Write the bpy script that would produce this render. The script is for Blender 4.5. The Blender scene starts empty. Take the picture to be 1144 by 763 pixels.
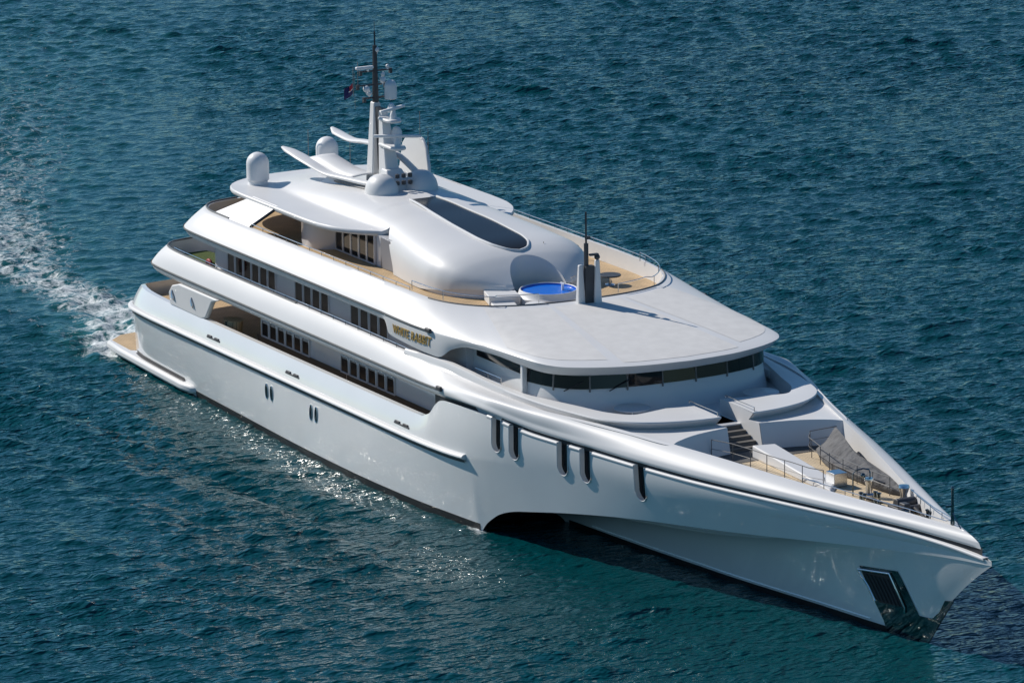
import bpy, bmesh, math, random
import numpy as np
from mathutils import Vector, Matrix

random.seed(7)
rng = np.random.default_rng(11)
SC = bpy.context.scene
COL = SC.collection
R = math.radians

# ------------------------------------------------------------------ camera
cam_d = bpy.data.cameras.new("camera")
cam = bpy.data.objects.new("camera", cam_d)
COL.objects.link(cam)
cam_d.sensor_width = 36.0
cam_d.lens = 184.41
cam_d.clip_start = 1.0
cam_d.clip_end = 20000.0
cr = Vector((0.47022813, 0.88246288, -0.01203197))
cu = Vector((-0.19226192, 0.11573525, 0.9744951))
cb = Vector((0.86134828, -0.45592172, 0.22408597))
cam.matrix_world = Matrix(((cr.x, cu.x, cb.x, 283.821), (cr.y, cu.y, cb.y, -131.137),
                           (cr.z, cu.z, cb.z, 70.985), (0, 0, 0, 1)))
SC.camera = cam

# ------------------------------------------------------------------ daylight
SUN_EL, SUN_AZ = 38.0, 207.5          # mathematical azimuth, from +x towards +y
world = bpy.data.worlds.new("World")
SC.world = world
world.use_nodes = True
wn = world.node_tree
wn.nodes.clear()
w_out = wn.nodes.new("ShaderNodeOutputWorld")
w_bg = wn.nodes.new("ShaderNodeBackground")
w_sky = wn.nodes.new("ShaderNodeTexSky")
w_sky.sky_type = 'NISHITA'
w_sky.sun_disc = False
w_sky.sun_elevation = R(SUN_EL)
w_sky.sun_rotation = R(90.0 - SUN_AZ)
w_sky.altitude = 0
w_sky.air_density = 1.0
w_sky.dust_density = 0.25
w_sky.ozone_density = 2.2
w_bg.inputs["Strength"].default_value = 0.072
w_tint = wn.nodes.new("ShaderNodeMixRGB")       # clear maritime air: deeper blue than the default mix
w_tint.blend_type = 'MULTIPLY'
w_tint.inputs[0].default_value = 1.0
w_tint.inputs[2].default_value = (0.57, 0.90, 1.11, 1)
wn.links.new(w_sky.outputs[0], w_tint.inputs[1])
wn.links.new(w_tint.outputs[0], w_bg.inputs[0])
wn.links.new(w_bg.outputs[0], w_out.inputs[0])

sun_d = bpy.data.lights.new("sun", 'SUN')
sun = bpy.data.objects.new("sun", sun_d)
COL.objects.link(sun)
sun_d.energy = 4.6
sun_d.angle = R(0.53)
sun_d.color = (1.0, 0.94, 0.86)
sdir = Vector((math.cos(R(SUN_EL)) * math.cos(R(SUN_AZ)), math.cos(R(SUN_EL)) * math.sin(R(SUN_AZ)), math.sin(R(SUN_EL))))
sun.rotation_euler = sdir.to_track_quat('Z', 'Y').to_euler()
sun.location = sdir * 200

SC.view_settings.view_transform = 'Standard'
SC.view_settings.look = 'None'
SC.view_settings.exposure = 0.0
SC.view_settings.gamma = 1.0
SC.view_settings.use_curve_mapping = False
SC.cycles.max_bounces = 8
SC.cycles.diffuse_bounces = 3
SC.cycles.glossy_bounces = 4
SC.cycles.transmission_bounces = 4
SC.cycles.caustics_reflective = True
SC.cycles.sample_clamp_direct = 2.5
SC.cycles.sample_clamp_indirect = 40.0
SC.cycles.use_denoising = True
SC.cycles.use_adaptive_sampling = False
SC.cycles.blur_glossy = 1.0

# ------------------------------------------------------------------ materials
def mat(name, base, rough=0.5, metal=0.0, coat=0.0, spec=0.5, noise=None, bump=None, coat_rough=0.03):
    m = bpy.data.materials.new(name)
    m.use_nodes = True
    nt = m.node_tree
    b = nt.nodes["Principled BSDF"]
    b.inputs["Base Color"].default_value = (*base, 1)
    b.inputs["Roughness"].default_value = rough
    b.inputs["Metallic"].default_value = metal
    b.inputs["Coat Weight"].default_value = coat
    b.inputs["Coat Roughness"].default_value = coat_rough
    b.inputs["Specular IOR Level"].default_value = spec
    tc = nt.nodes.new("ShaderNodeTexCoord")
    if noise:
        scale, amt = noise
        n = nt.nodes.new("ShaderNodeTexNoise")
        n.inputs["Scale"].default_value = scale
        n.inputs["Detail"].default_value = 5
        nt.links.new(tc.outputs["Object"], n.inputs["Vector"])
        r = nt.nodes.new("ShaderNodeValToRGB")
        r.color_ramp.elements[0].position = 0.3
        r.color_ramp.elements[1].position = 0.7
        r.color_ramp.elements[0].color = (*[max(0, c * (1 - amt)) for c in base], 1)
        r.color_ramp.elements[1].color = (*[min(1, c * (1 + amt)) for c in base], 1)
        nt.links.new(n.outputs["Fac"], r.inputs["Fac"])
        nt.links.new(r.outputs["Color"], b.inputs["Base Color"])
    if bump:
        scale, st, dist = bump
        n2 = nt.nodes.new("ShaderNodeTexNoise")
        n2.inputs["Scale"].default_value = scale
        n2.inputs["Detail"].default_value = 3
        nt.links.new(tc.outputs["Object"], n2.inputs["Vector"])
        bp = nt.nodes.new("ShaderNodeBump")
        bp.inputs["Strength"].default_value = st
        bp.inputs["Distance"].default_value = dist
        nt.links.new(n2.outputs["Fac"], bp.inputs["Height"])
        nt.links.new(bp.outputs["Normal"], b.inputs["Normal"])
    return m

M = {}
M['white'] = mat('white_gloss_paint', (0.68, 0.68, 0.68), 0.46, coat=0.14, noise=(0.35, 0.025), coat_rough=0.12)
M['hull'] = mat('white_hull_paint', (0.80, 0.80, 0.79), 0.18, coat=0.7, spec=1.0, noise=(0.25, 0.03), bump=(0.8, 0.10, 0.02), coat_rough=0.04)
M['roof'] = mat('pale_grey_nonskid', (0.65, 0.64, 0.625), 0.65, noise=(1.5, 0.05), bump=(14, 0.12, 0.01))
M['wallgrey'] = mat('pale_grey_wall_paint', (0.66, 0.66, 0.68), 0.28, coat=0.7, noise=(0.5, 0.04))
M['glass'] = mat('dark_window_glass', (0.008, 0.009, 0.012), 0.05, spec=0.32)
M['skyglass'] = mat('charcoal_skylight_glass', (0.018, 0.018, 0.019), 0.16, spec=0.16)
M['screen'] = mat('wheelhouse_glass', (0.010, 0.012, 0.015), 0.03, spec=0.33)
M['shadewall'] = mat('wall_shade_grey', (0.22, 0.225, 0.25), 0.4, noise=(0.6, 0.05))  # house wall's shade held in the colour
M['glass_brown'] = mat('bronze_window_glass', (0.035, 0.025, 0.02), 0.06, spec=0.6)
M['black'] = mat('black_rubber', (0.012, 0.012, 0.014), 0.5)
M['boot'] = mat('antifouling_and_shade', (0.005, 0.006, 0.008), 0.5, noise=(1.0, 0.3))  # boot stripe paint, also the tunnel's shade as colour
M['dark'] = mat('dark_grey_paint', (0.05, 0.052, 0.058), 0.5, noise=(2.0, 0.15))
M['groove'] = mat('dark_slate_gap', (0.022, 0.026, 0.032), 0.6)
M['steel'] = mat('polished_steel', (0.62, 0.63, 0.64), 0.22, metal=1.0)
M['darksteel'] = mat('mirror_steel_plate', (0.16, 0.19, 0.20), 0.08, metal=1.0, bump=(5.0, 0.25, 0.03))
M['cap'] = mat('grey_rail_cap', (0.16, 0.155, 0.15), 0.4, noise=(3, 0.1))
M['dome'] = mat('radome_white', (0.74, 0.75, 0.76), 0.45, noise=(0.8, 0.03))
M['gold'] = mat('gold_lettering', (0.50, 0.33, 0.10), 0.4, metal=0.25)
M['cover'] = mat('grey_canvas_cover', (0.12, 0.12, 0.123), 0.85, noise=(1.8, 0.2), bump=(2.2, 0.9, 0.18))
M['tubblue'] = mat('blue_tub_lining', (0.012, 0.10, 0.55), 0.25, coat=0.5, noise=(1.5, 0.1))
M['tubwater'] = mat('tub_water', (0.01, 0.17, 0.75), 0.04, spec=0.6, bump=(3.0, 0.3, 0.05))
M['red'] = mat('red_life_ring_cover', (0.32, 0.025, 0.03), 0.6, noise=(6, 0.2))
M['grass'] = mat('green_turf_mat', (0.055, 0.085, 0.014), 0.95, noise=(14, 0.45), bump=(40, 0.9, 0.03))
M['flagblue'] = mat('navy_flag_cloth', (0.02, 0.02, 0.10), 0.85)
M['flagred'] = mat('red_flag_cloth', (0.42, 0.03, 0.05), 0.85)
M['flagwhite'] = mat('white_flag_cloth', (0.7, 0.7, 0.7), 0.85)
M['rope'] = mat('tan_mooring_rope', (0.30, 0.24, 0.16), 0.9, noise=(9, 0.2))
M['greytread'] = mat('dark_stair_tread', (0.10, 0.095, 0.09), 0.7, noise=(2, 0.2))

def teak(name, base, axis=1, pitch=0.16):
    m = mat(name, base, 0.65, noise=(1.2, 0.14))
    nt = m.node_tree
    b = nt.nodes["Principled BSDF"]
    src = b.inputs["Base Color"].links[0].from_socket
    tc = [n for n in nt.nodes if n.type == 'TEX_COORD'][0]
    sp = nt.nodes.new("ShaderNodeSeparateXYZ")
    nt.links.new(tc.outputs["Object"], sp.inputs[0])
    a = nt.nodes.new("ShaderNodeMath"); a.operation = 'DIVIDE'; a.inputs[1].default_value = pitch
    nt.links.new(sp.outputs[axis], a.inputs[0])
    f = nt.nodes.new("ShaderNodeMath"); f.operation = 'FRACT'
    nt.links.new(a.outputs[0], f.inputs[0])
    g = nt.nodes.new("ShaderNodeMath"); g.operation = 'LESS_THAN'; g.inputs[1].default_value = 0.10
    nt.links.new(f.outputs[0], g.inputs[0])
    mx = nt.nodes.new("ShaderNodeMixRGB")
    mx.inputs[2].default_value = (0.05, 0.04, 0.03, 1)
    nt.links.new(g.outputs[0], mx.inputs[0])
    nt.links.new(src, mx.inputs[1])
    nt.links.new(mx.outputs[0], b.inputs["Base Color"])
    return m
M['teak'] = teak('teak_deck_planks', (0.52, 0.37, 0.21))
M['teakpale'] = teak('bleached_teak_planks', (0.62, 0.50, 0.34))

# ------------------------------------------------------------------ mesh helpers
class MB:
    def __init__(s):
        s.v = []; s.f = []
    def add(s, vs, fs):
        o = len(s.v)
        s.v.extend([tuple(map(float, q)) for q in vs])
        s.f.extend([tuple(i + o for i in q) for q in fs])
    def grid(s, rows, close_u=False):
        n = len(rows[0])
        vs = [q for r in rows for q in r]
        fs = []
        for i in range(len(rows) - 1):
            for j in range(n if close_u else n - 1):
                a, b = i * n + j, i * n + (j + 1) % n
                fs.append((a, b, b + n, a + n))
        s.add(vs, fs)
    def box(s, c, d, rz=0.0, taper=1.0):
        x, y, z = d[0] / 2, d[1] / 2, d[2] / 2
        cs, sn = math.cos(rz), math.sin(rz)
        vs = []
        for k, zz in ((1, -z), (taper, z)):
            for sx, sy in ((-1, -1), (1, -1), (1, 1), (-1, 1)):
                px, py = sx * x * k, sy * y * k
                vs.append((c[0] + px * cs - py * sn, c[1] + px * sn + py * cs, c[2] + zz))
        s.add(vs, [(3, 2, 1, 0), (4, 5, 6, 7), (0, 1, 5, 4), (1, 2, 6, 5), (2, 3, 7, 6), (3, 0, 4, 7)])
    def tube(s, pts, r, n=8, caps=True):
        pts = [Vector(p) for p in pts]
        rs = r if isinstance(r, (list, tuple)) else [r] * len(pts)
        rings = []
        for i, p in enumerate(pts):
            t = (pts[min(i + 1, len(pts) - 1)] - pts[max(i - 1, 0)])
            t = t.normalized() if t.length > 1e-9 else Vector((0, 0, 1))
            up = Vector((0, 0, 1)) if abs(t.z) < 0.95 else Vector((1, 0, 0))
            a = t.cross(up).normalized(); b = t.cross(a)
            rings.append([p + (a * math.cos(2 * math.pi * k / n) + b * math.sin(2 * math.pi * k / n)) * rs[i] for k in range(n)])
        s.grid(rings, close_u=True)
        if caps:
            o = len(s.v) - n * len(pts)
            s.f.append(tuple(o + k for k in range(n)))
            s.f.append(tuple(o + (len(pts) - 1) * n + k for k in reversed(range(n))))
    def lathe(s, c, prof, n=28, sx=1.0, sy=1.0, rz=0.0):
        rings = []
        for r, z in prof:
            ring = []
            for k in range(n):
                a = 2 * math.pi * k / n
                px, py = r * math.cos(a) * sx, r * math.sin(a) * sy
                ring.append((c[0] + px * math.cos(rz) - py * math.sin(rz), c[1] + px * math.sin(rz) + py * math.cos(rz), c[2] + z))
            rings.append(ring)
        s.grid(rings, close_u=True)
    def prism(s, poly, z0, z1):
        n = len(poly)
        vs = [(x, y, z0) for x, y in poly] + [(x, y, z1) for x, y in poly]
        fs = [tuple(range(n - 1, -1, -1)), tuple(range(n, 2 * n))]
        fs += [(i, (i + 1) % n, n + (i + 1) % n, n + i) for i in range(n)]
        s.add(vs, fs)
    def plate(s, poly, th, axis):
        """a flat polygon in space given real thickness along axis"""
        ax = Vector(axis) * (th / 2)
        n = len(poly)
        vs = [Vector(q) - ax for q in poly] + [Vector(q) + ax for q in poly]
        fs = [tuple(range(n - 1, -1, -1)), tuple(range(n, 2 * n))]
        fs += [(i, (i + 1) % n, n + (i + 1) % n, n + i) for i in range(n)]
        s.add(vs, fs)
    def sphere(s, c, r, n=14, m=8, sz=1.0):
        s.lathe(c, [(max(1e-4, r * math.sin(math.pi * k / m)), -r * sz * math.cos(math.pi * k / m)) for k in range(m + 1)], n)
    def mirror(s):
        o = len(s.v)
        s.v.extend([(x, -y, z) for x, y, z in list(s.v)])
        s.f.extend([tuple(i + o for i in reversed(q)) for q in list(s.f)])
        return s
    def mesh(s, name, m, angle=35, weld=0.0005):
        me = bpy.data.meshes.new(name)
        me.from_pydata(s.v, [], s.f)
        bm = bmesh.new(); bm.from_mesh(me)
        if weld:
            bmesh.ops.remove_doubles(bm, verts=bm.verts, dist=weld)
            bmesh.ops.dissolve_degenerate(bm, edges=bm.edges, dist=weld / 2)
        bmesh.ops.recalc_face_normals(bm, faces=bm.faces)
        bm.to_mesh(me); bm.free()
        for p in me.polygons:
            p.use_smooth = True
        me.set_sharp_from_angle(angle=R(angle))
        for mm in (m if isinstance(m, list) else [m]):
            me.materials.append(mm)
        return me
    def build(s, name, m, parent=None, angle=35, weld=0.0005, bevel=None):
        o = bpy.data.objects.new(name, s.mesh(name, m, angle, weld))
        COL.objects.link(o)
        if parent is not None:
            o.parent = parent
        if bevel:
            bv = o.modifiers.new("bevel", 'BEVEL')
            bv.width = bevel; bv.segments = 2; bv.limit_method = 'ANGLE'; bv.angle_limit = R(40)
        return o

def build_pair(mb, name, m, parent=None, angle=35, bevel=None):
    """one object for the starboard piece, one for its mirror image"""
    a = mb.build(name, m, parent, angle, bevel=bevel)
    p = MB(); p.add([(x, -y, z) for x, y, z in mb.v], [tuple(reversed(q)) for q in mb.f])
    b = p.build(name, m, parent, angle, bevel=bevel)
    return a, b

def copy_of(o, parent, loc):
    c = o.copy(); COL.objects.link(c); c.parent = parent; c.location = loc
    return c

def thing(name, label, cat, loc=(0, 0, 0), rz=0.0, group=None):
    o = bpy.data.objects.new(name, None)
    o.empty_display_size = 0.3
    COL.objects.link(o)
    o.location = loc; o.rotation_euler = (0, 0, rz)
    o['label'] = label; o['category'] = cat
    if group: o['group'] = group
    return o

def pchip(xs, ys):
    xs = np.asarray(xs, float); ys = np.asarray(ys, float)
    h = np.diff(xs); d = np.diff(ys) / h
    m = np.zeros(len(xs)); m[0] = d[0]; m[-1] = d[-1]
    for i in range(1, len(xs) - 1):
        if d[i - 1] * d[i] > 0:
            w1 = 2 * h[i] + h[i - 1]; w2 = h[i] + 2 * h[i - 1]
            m[i] = (w1 + w2) / (w1 / d[i - 1] + w2 / d[i])
    def f(x):
        x = np.clip(np.asarray(x, float), xs[0], xs[-1])
        i = np.clip(np.searchsorted(xs, x) - 1, 0, len(xs) - 2)
        t = (x - xs[i]) / h[i]
        return ((2 * t**3 - 3 * t**2 + 1) * ys[i] + (t**3 - 2 * t**2 + t) * h[i] * m[i]
                + (-2 * t**3 + 3 * t**2) * ys[i + 1] + (t**3 - t**2) * h[i] * m[i + 1])
    return f

def table(pts):
    """[(x, b, z), ...] -> functions b(x), z(x)"""
    a = np.array(pts, float)
    return pchip(a[:, 0], a[:, 1]), pchip(a[:, 0], a[:, 2])

def resample(pts, n, idx=None):
    """control points -> n points, monotone cubic on the index (or chord parameter shared by all rows)"""
    a = np.array(pts, float)
    t = np.arange(len(a)) if idx is None else np.asarray(idx, float)
    u = np.linspace(t[0], t[-1], n)
    return np.stack([pchip(t, a[:, k])(u) for k in range(a.shape[1])], 1)

def S(p):               # half-breadth table point -> starboard point
    return (p[0], -p[1], p[2])

# ================================================================== SEA
def make_sea():
    def axis(a, b, st, lo, hi):
        core = list(np.arange(a, b + st / 2, st))
        up, d, x = [], st, b
        while x < hi:
            d *= 1.25; x += d; up.append(x)
        dn, d, x = [], st, a
        while x > lo:
            d *= 1.25; x -= d; dn.append(x)
        return np.array(dn[::-1] + core + up)
    # the fine part of the sheet is turned to run along the line of sight
    ang = R(152.0)
    ca, sa = math.cos(ang), math.sin(ang)
    org = np.array([8.0, 20.0])
    U = axis(-110, 150, 0.22, -9000, 9000)
    V = axis(-62, 54, 0.20, -9000, 9000)
    uu, vv = np.meshgrid(U, V, indexing='ij')
    X = org[0] + uu * ca - vv * sa
    Y = org[1] + uu * sa + vv * ca
    X = X.astype(np.float32); Y = Y.astype(np.float32)
    H = np.zeros_like(X)
    near = np.exp(-np.maximum(0, np.hypot(uu, vv) - 190) / 60).astype(np.float32)
    # wake: distance from the curved track behind the boat
    track = np.array([(2, 0), (-9.5, 0), (-20.4, 0.2), (-37.4, 4.0), (-58, 11.5), (-84, 24.0), (-122, 43.0), (-200, 85)], float)
    tt = resample(track, 60)
    dist = np.full(X.shape, 1e9, np.float32); tpar = np.zeros_like(dist); side = np.zeros_like(dist)
    seg = np.cumsum(np.r_[0, np.hypot(*np.diff(tt, axis=0).T)])
    for i in range(len(tt) - 1):
        a, b = tt[i], tt[i + 1]
        d = b - a; L = np.hypot(*d); d = d / L
        px, py = X - a[0], Y - a[1]
        s_ = np.clip(px * d[0] + py * d[1], 0, L)
        qx, qy = px - s_ * d[0], py - s_ * d[1]
        q = np.hypot(qx, qy)
        mk = q < dist
        dist[mk] = q[mk]; tpar[mk] = (seg[i] + s_)[mk]; side[mk] = np.sign(d[0] * py - d[1] * px)[mk]
    inwake = np.clip((10.5 + 0.02 * tpar - dist) / 3.0, 0, 1) * np.clip(tpar / 6.0, 0, 1) * np.exp(-tpar / 220)
    calm = 1.0 - 0.55 * inwake
    # wind sea: many short-crested components
    g = 9.81
    n = 240
    lam = np.exp(rng.uniform(math.log(0.55), math.log(3.6), n))
    th = ang + rng.normal(0.12, 0.46, n)
    k = 2 * math.pi / lam
    slope = 0.0148 * np.clip(lam / 1.0, 0.6, 1.0) * np.clip((2.2 / lam), 0.35, 1.0)
    amp = slope / k * 1.15
    ph = rng.uniform(0, 2 * math.pi, n)
    for i in range(n):
        kx, ky = k[i] * math.cos(th[i]), k[i] * math.sin(th[i])
        H += np.float32(amp[i]) * np.sin(np.float32(kx) * X + np.float32(ky) * Y + np.float32(ph[i]))
    # peaked crests, slow groups
    rms = H.std()
    H = H + 0.22 * (H * H - rms * rms) / rms
    grp = np.ones_like(H)
    for i in range(7):
        l2 = rng.uniform(22, 60); t2 = rng.uniform(0, math.pi)
        grp += 0.10 * np.sin(2 * math.pi / l2 * (X * math.cos(t2) + Y * math.sin(t2)) + rng.uniform(0, 6.28))
    H *= grp.astype(np.float32) * calm.astype(np.float32) * near
    # divergent bow and stern wash along the starboard side
    sb = np.clip(1 - np.abs((-Y) - (11.5 + 0.22 * np.maximum(0, 49 - X))) / 5.0, 0, 1) * np.clip((52 - X) / 6, 0, 1) * np.clip((X + 45) / 25, 0, 1)
    H += (0.10 * sb * np.sin(2 * math.pi / 4.6 * ((-Y) - 0.25 * (49 - X)))).astype(np.float32)
    off = (-Y) - 9.5 - 0.10 * (49 - X)
    train = np.clip(off / 3, 0, 1) * np.exp(-np.maximum(0, off - 6) / 16) * np.clip((50 - X) / 10, 0, 1) * np.clip((X + 60) / 40, 0, 1)
    wob = 1.1 * np.sin(X * 0.11 + 0.6) + 0.7 * np.sin(X * 0.27 + Y * 0.1)
    chop = np.zeros_like(H)
    for i in range(36):
        l_ = rng.uniform(0.8, 2.0); a_ = ang + rng.normal(0.0, 0.5)
        chop += 0.011 * l_ / 1.3 * np.sin(2 * math.pi / l_ * (X * math.cos(a_) + Y * math.sin(a_)) + rng.uniform(0, 6.28))
    H += (chop * train).astype(np.float32)
    H += (0.085 * train * np.sin(2 * math.pi / 5.4 * (off + wob))).astype(np.float32)
    # foam intensity
    edge = 9.0 + 0.035 * tpar
    lane = np.exp(-((dist - edge) / (1.3 + 0.012 * tpar)) ** 2) * np.clip(tpar / 4, 0, 1) * np.exp(-tpar / 95)
    lane *= np.where(side > 0, 1.0, 0.55)
    # the bright lane the photograph shows off the port... starboard quarter, bending away aft
    lt = resample(np.array([(1, -8.8), (-5, -6.2), (-9.5, -4.0), (-20.4, -4.2), (-37.4, 0.2), (-58, 9.0), (-84, 22.0), (-122, 41.0), (-170, 66)], float), 70)
    d2 = np.full(X.shape, 1e9, np.float32); t2p = np.zeros_like(d2)
    sg = np.cumsum(np.r_[0, np.hypot(*np.diff(lt, axis=0).T)])
    for i in range(len(lt) - 1):
        a, b = lt[i], lt[i + 1]
        d = b - a; L = np.hypot(*d); d = d / L
        px, py = X - a[0], Y - a[1]
        s_ = np.clip(px * d[0] + py * d[1], 0, L)
        q = np.hypot(px - s_ * d[0], py - s_ * d[1])
        mk = q < d2
        d2[mk] = q[mk]; t2p[mk] = (sg[i] + s_)[mk]
    wid = 2.4 + 0.10 * t2p + 0.9 * np.sin(t2p * 0.23) * np.clip(t2p / 20, 0, 1)
    core = 0.98 * np.exp(-(d2 / wid) ** 2) * np.exp(-t2p / 130)
    broad = np.exp(-(d2 / (6.0 + 0.18 * t2p)) ** 2) * 0.52 * np.exp(-t2p / 110)
    stern = np.exp(-(np.maximum(0, np.hypot((X + 3) / 5.5, Y / 9.5) - 0.6)) ** 2 * 4) * 0.9
    hullside = np.exp(-((-Y) - 9.9) ** 2 / 0.35) * np.clip((49 - X) / 5, 0, 1) * np.clip((X - 1) / 6, 0, 1) * 0.55
    streak = 0.20 * sb
    nose = 0.9 * np.exp(-(((X - 48.6) / 1.6) ** 2 + ((-Y) - 8.9) ** 2 / .5)) + 0.75 * np.exp(-(((X - 77.4) / 1.5) ** 2 + (Y / .7) ** 2))
    foam = np.clip(np.maximum.reduce([nose, core, broad, 0.55 * lane, stern, hullside, streak]), 0, 1)
    turb = np.clip(inwake * np.exp(-tpar / 40) * 0.22 + core * 0.55 + stern * 0.5, 0, 1)
    tl = rng.uniform(0.9, 2.6, 40); ta = rng.uniform(0, 2 * math.pi, 40)
    T = np.zeros_like(H)
    for i in range(40):
        T += 0.012 * tl[i] * np.sin(2 * math.pi / tl[i] * (X * math.cos(ta[i]) + Y * math.sin(ta[i])) + rng.uniform(0, 6.28))
    H += T * np.clip(core + 0.5 * stern, 0, 1) * 1.0
    nu, nv = len(U), len(V)
    me = bpy.data.meshes.new("sea")
    me.vertices.add(nu * nv)
    me.vertices.foreach_set("co", np.stack([X, Y, H.astype(np.float32)], -1).reshape(-1))
    ii, jj = np.meshgrid(np.arange(nu - 1), np.arange(nv - 1), indexing='ij')
    a = (ii * nv + jj).reshape(-1)
    quads = np.stack([a, a + nv, a + nv + 1, a + 1], 1).astype(np.int32)
    nf = len(quads)
    me.loops.add(nf * 4); me.polygons.add(nf)
    me.loops.foreach_set("vertex_index", quads.reshape(-1))
    me.polygons.foreach_set("loop_start", np.arange(nf, dtype=np.int32) * 4)
    me.update(calc_edges=True)
    me.polygons.foreach_set("use_smooth", np.ones(nf, bool))
    at = me.attributes.new("foam", 'FLOAT', 'POINT')
    at.data.foreach_set("value", foam.astype(np.float32).reshape(-1))
    at = me.attributes.new("turb", 'FLOAT', 'POINT')
    at.data.foreach_set("value", turb.astype(np.float32).reshape(-1))
    at = me.attributes.new("calm", 'FLOAT', 'POINT')
    at.data.foreach_set("value", (0.35 + 0.65 * (calm - 0.45) / 0.55).astype(np.float32).reshape(-1))
    o = bpy.data.objects.new("sea", me)
    COL.objects.link(o)
    o['kind'] = 'structure'
    # material
    m = bpy.data.materials.new("sea_water"); m.use_nodes = True
    nt = m.node_tree; L = nt.links
    b = nt.nodes["Principled BSDF"]
    b.inputs["Roughness"].default_value = 0.06
    b.inputs["IOR"].default_value = 1.333
    b.inputs["Specular IOR Level"].default_value = 0.5
    geo = nt.nodes.new("ShaderNodeNewGeometry")
    fa = nt.nodes.new("ShaderNodeAttribute"); fa.attribute_name = "foam"
    ta_ = nt.nodes.new("ShaderNodeAttribute"); ta_.attribute_name = "turb"
    def noise(scale, detail, rough=0.55, vec=None, dist=0.0):
        n_ = nt.nodes.new("ShaderNodeTexNoise")
        n_.inputs["Scale"].default_value = scale; n_.inputs["Detail"].default_value = detail
        n_.inputs["Roughness"].default_value = rough; n_.inputs["Distortion"].default_value = dist
        L.new(vec or geo.outputs["Position"], n_.inputs["Vector"])
        return n_.outputs["Fac"]
    def math_(op, a_, b_):
        n_ = nt.nodes.new("ShaderNodeMath"); n_.operation = op
        for i_, q in enumerate((a_, b_)):
            if isinstance(q, (int, float)): n_.inputs[i_].default_value = q
            else: L.new(q, n_.inputs[i_])
        return n_.outputs[0]
    mp = nt.nodes.new("ShaderNodeMapping")
    mp.inputs["Rotation"].default_value = (0, 0, -ang)
    mp.inputs["Scale"].default_value = (1.0, 0.45, 1.0)
    L.new(geo.outputs["Position"], mp.inputs["Vector"])
    rip = noise(1.5, 2.0, 0.6, mp.outputs[0], 0.5)
    rip2 = noise(4.2, 0.6, 0.5, mp.outputs[0], 0.3)
    hh = math_('ADD', math_('MULTIPLY', rip, 0.85), math_('MULTIPLY', rip2, 0.40))
    bp = nt.nodes.new("ShaderNodeBump")
    bp.inputs["Strength"].default_value = 1.0
    bp.inputs["Distance"].default_value = 0.34
    gust = nt.nodes.new("ShaderNodeMapRange")
    gust.inputs[1].default_value = 0.30; gust.inputs[2].default_value = 0.70
    gust.inputs[3].default_value = 0.5; gust.inputs[4].default_value = 1.5
    gm = nt.nodes.new("ShaderNodeMapping"); gm.inputs["Rotation"].default_value = (0, 0, -ang); gm.inputs["Scale"].default_value = (1.0, 0.5, 1.0)
    L.new(geo.outputs["Position"], gm.inputs["Vector"])
    L.new(noise(0.045, 4, 0.6, gm.outputs[0], 0.8), gust.inputs[0])
    ca_ = nt.nodes.new("ShaderNodeAttribute"); ca_.attribute_name = "calm"
    L.new(math_('MULTIPLY', gust.outputs[0], ca_.outputs["Fac"]), bp.inputs["Strength"])
    L.new(hh, bp.inputs["Height"])
    # foam mask: lacy threshold
    fn = noise(0.42, 8, 0.74, None, 1.6)
    fn2 = noise(2.3, 6, 0.7, None, 0.6)
    ridge = math_('SUBTRACT', 1.0, math_('ABSOLUTE', math_('SUBTRACT', math_('MULTIPLY', fn, 2.0), 1.0), 0.0))
    fm = math_('ADD', math_('MULTIPLY', ridge, 0.5), math_('MULTIPLY', fn2, 0.5))
    th_ = math_('SUBTRACT', 0.92, math_('MULTIPLY', fa.outputs["Fac"], 0.35))
    mk = math_('MULTIPLY', math_('SUBTRACT', fm, th_), 6.0)
    cl = nt.nodes.new("ShaderNodeClamp"); L.new(mk, cl.inputs[0])
    # water body colour: deep teal, milkier where air is mixed in
    big = noise(0.018, 3, 0.5)
    rr = nt.nodes.new("ShaderNodeValToRGB")
    rr.color_ramp.elements[0].position = 0.35; rr.color_ramp.elements[1].position = 0.68
    rr.color_ramp.elements[0].color = (0.0003, 0.0380, 0.0475, 1)
    rr.color_ramp.elements[1].color = (0.0004, 0.0480, 0.0590, 1)
    L.new(big, rr.inputs[0])
    mx1 = nt.nodes.new("ShaderNodeMixRGB"); mx1.inputs[2].default_value = (0.020, 0.125, 0.125, 1)
    L.new(ta_.outputs["Fac"], mx1.inputs[0]); L.new(rr.outputs[0], mx1.inputs[1])
    mx = nt.nodes.new("ShaderNodeMixRGB"); mx.inputs[2].default_value = (0.72, 0.76, 0.77, 1)
    L.new(cl.outputs[0], mx.inputs[0]); L.new(mx1.outputs[0], mx.inputs[1])
    L.new(mx.outputs[0], b.inputs["Base Color"])
    ro = nt.nodes.new("ShaderNodeMapRange")
    ro.inputs[3].default_value = 0.06; ro.inputs[4].default_value = 0.7
    L.new(cl.outputs[0], ro.inputs[0]); L.new(ro.outputs[0], b.inputs["Roughness"])
    L.new(bp.outputs["Normal"], b.inputs["Normal"])
    me.materials.append(m)
    return o
make_sea()

# ================================================================== YACHT
yacht = thing("motor_yacht", "large white three hulled motor yacht with stacked decks cruising on blue sea", "yacht")

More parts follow.
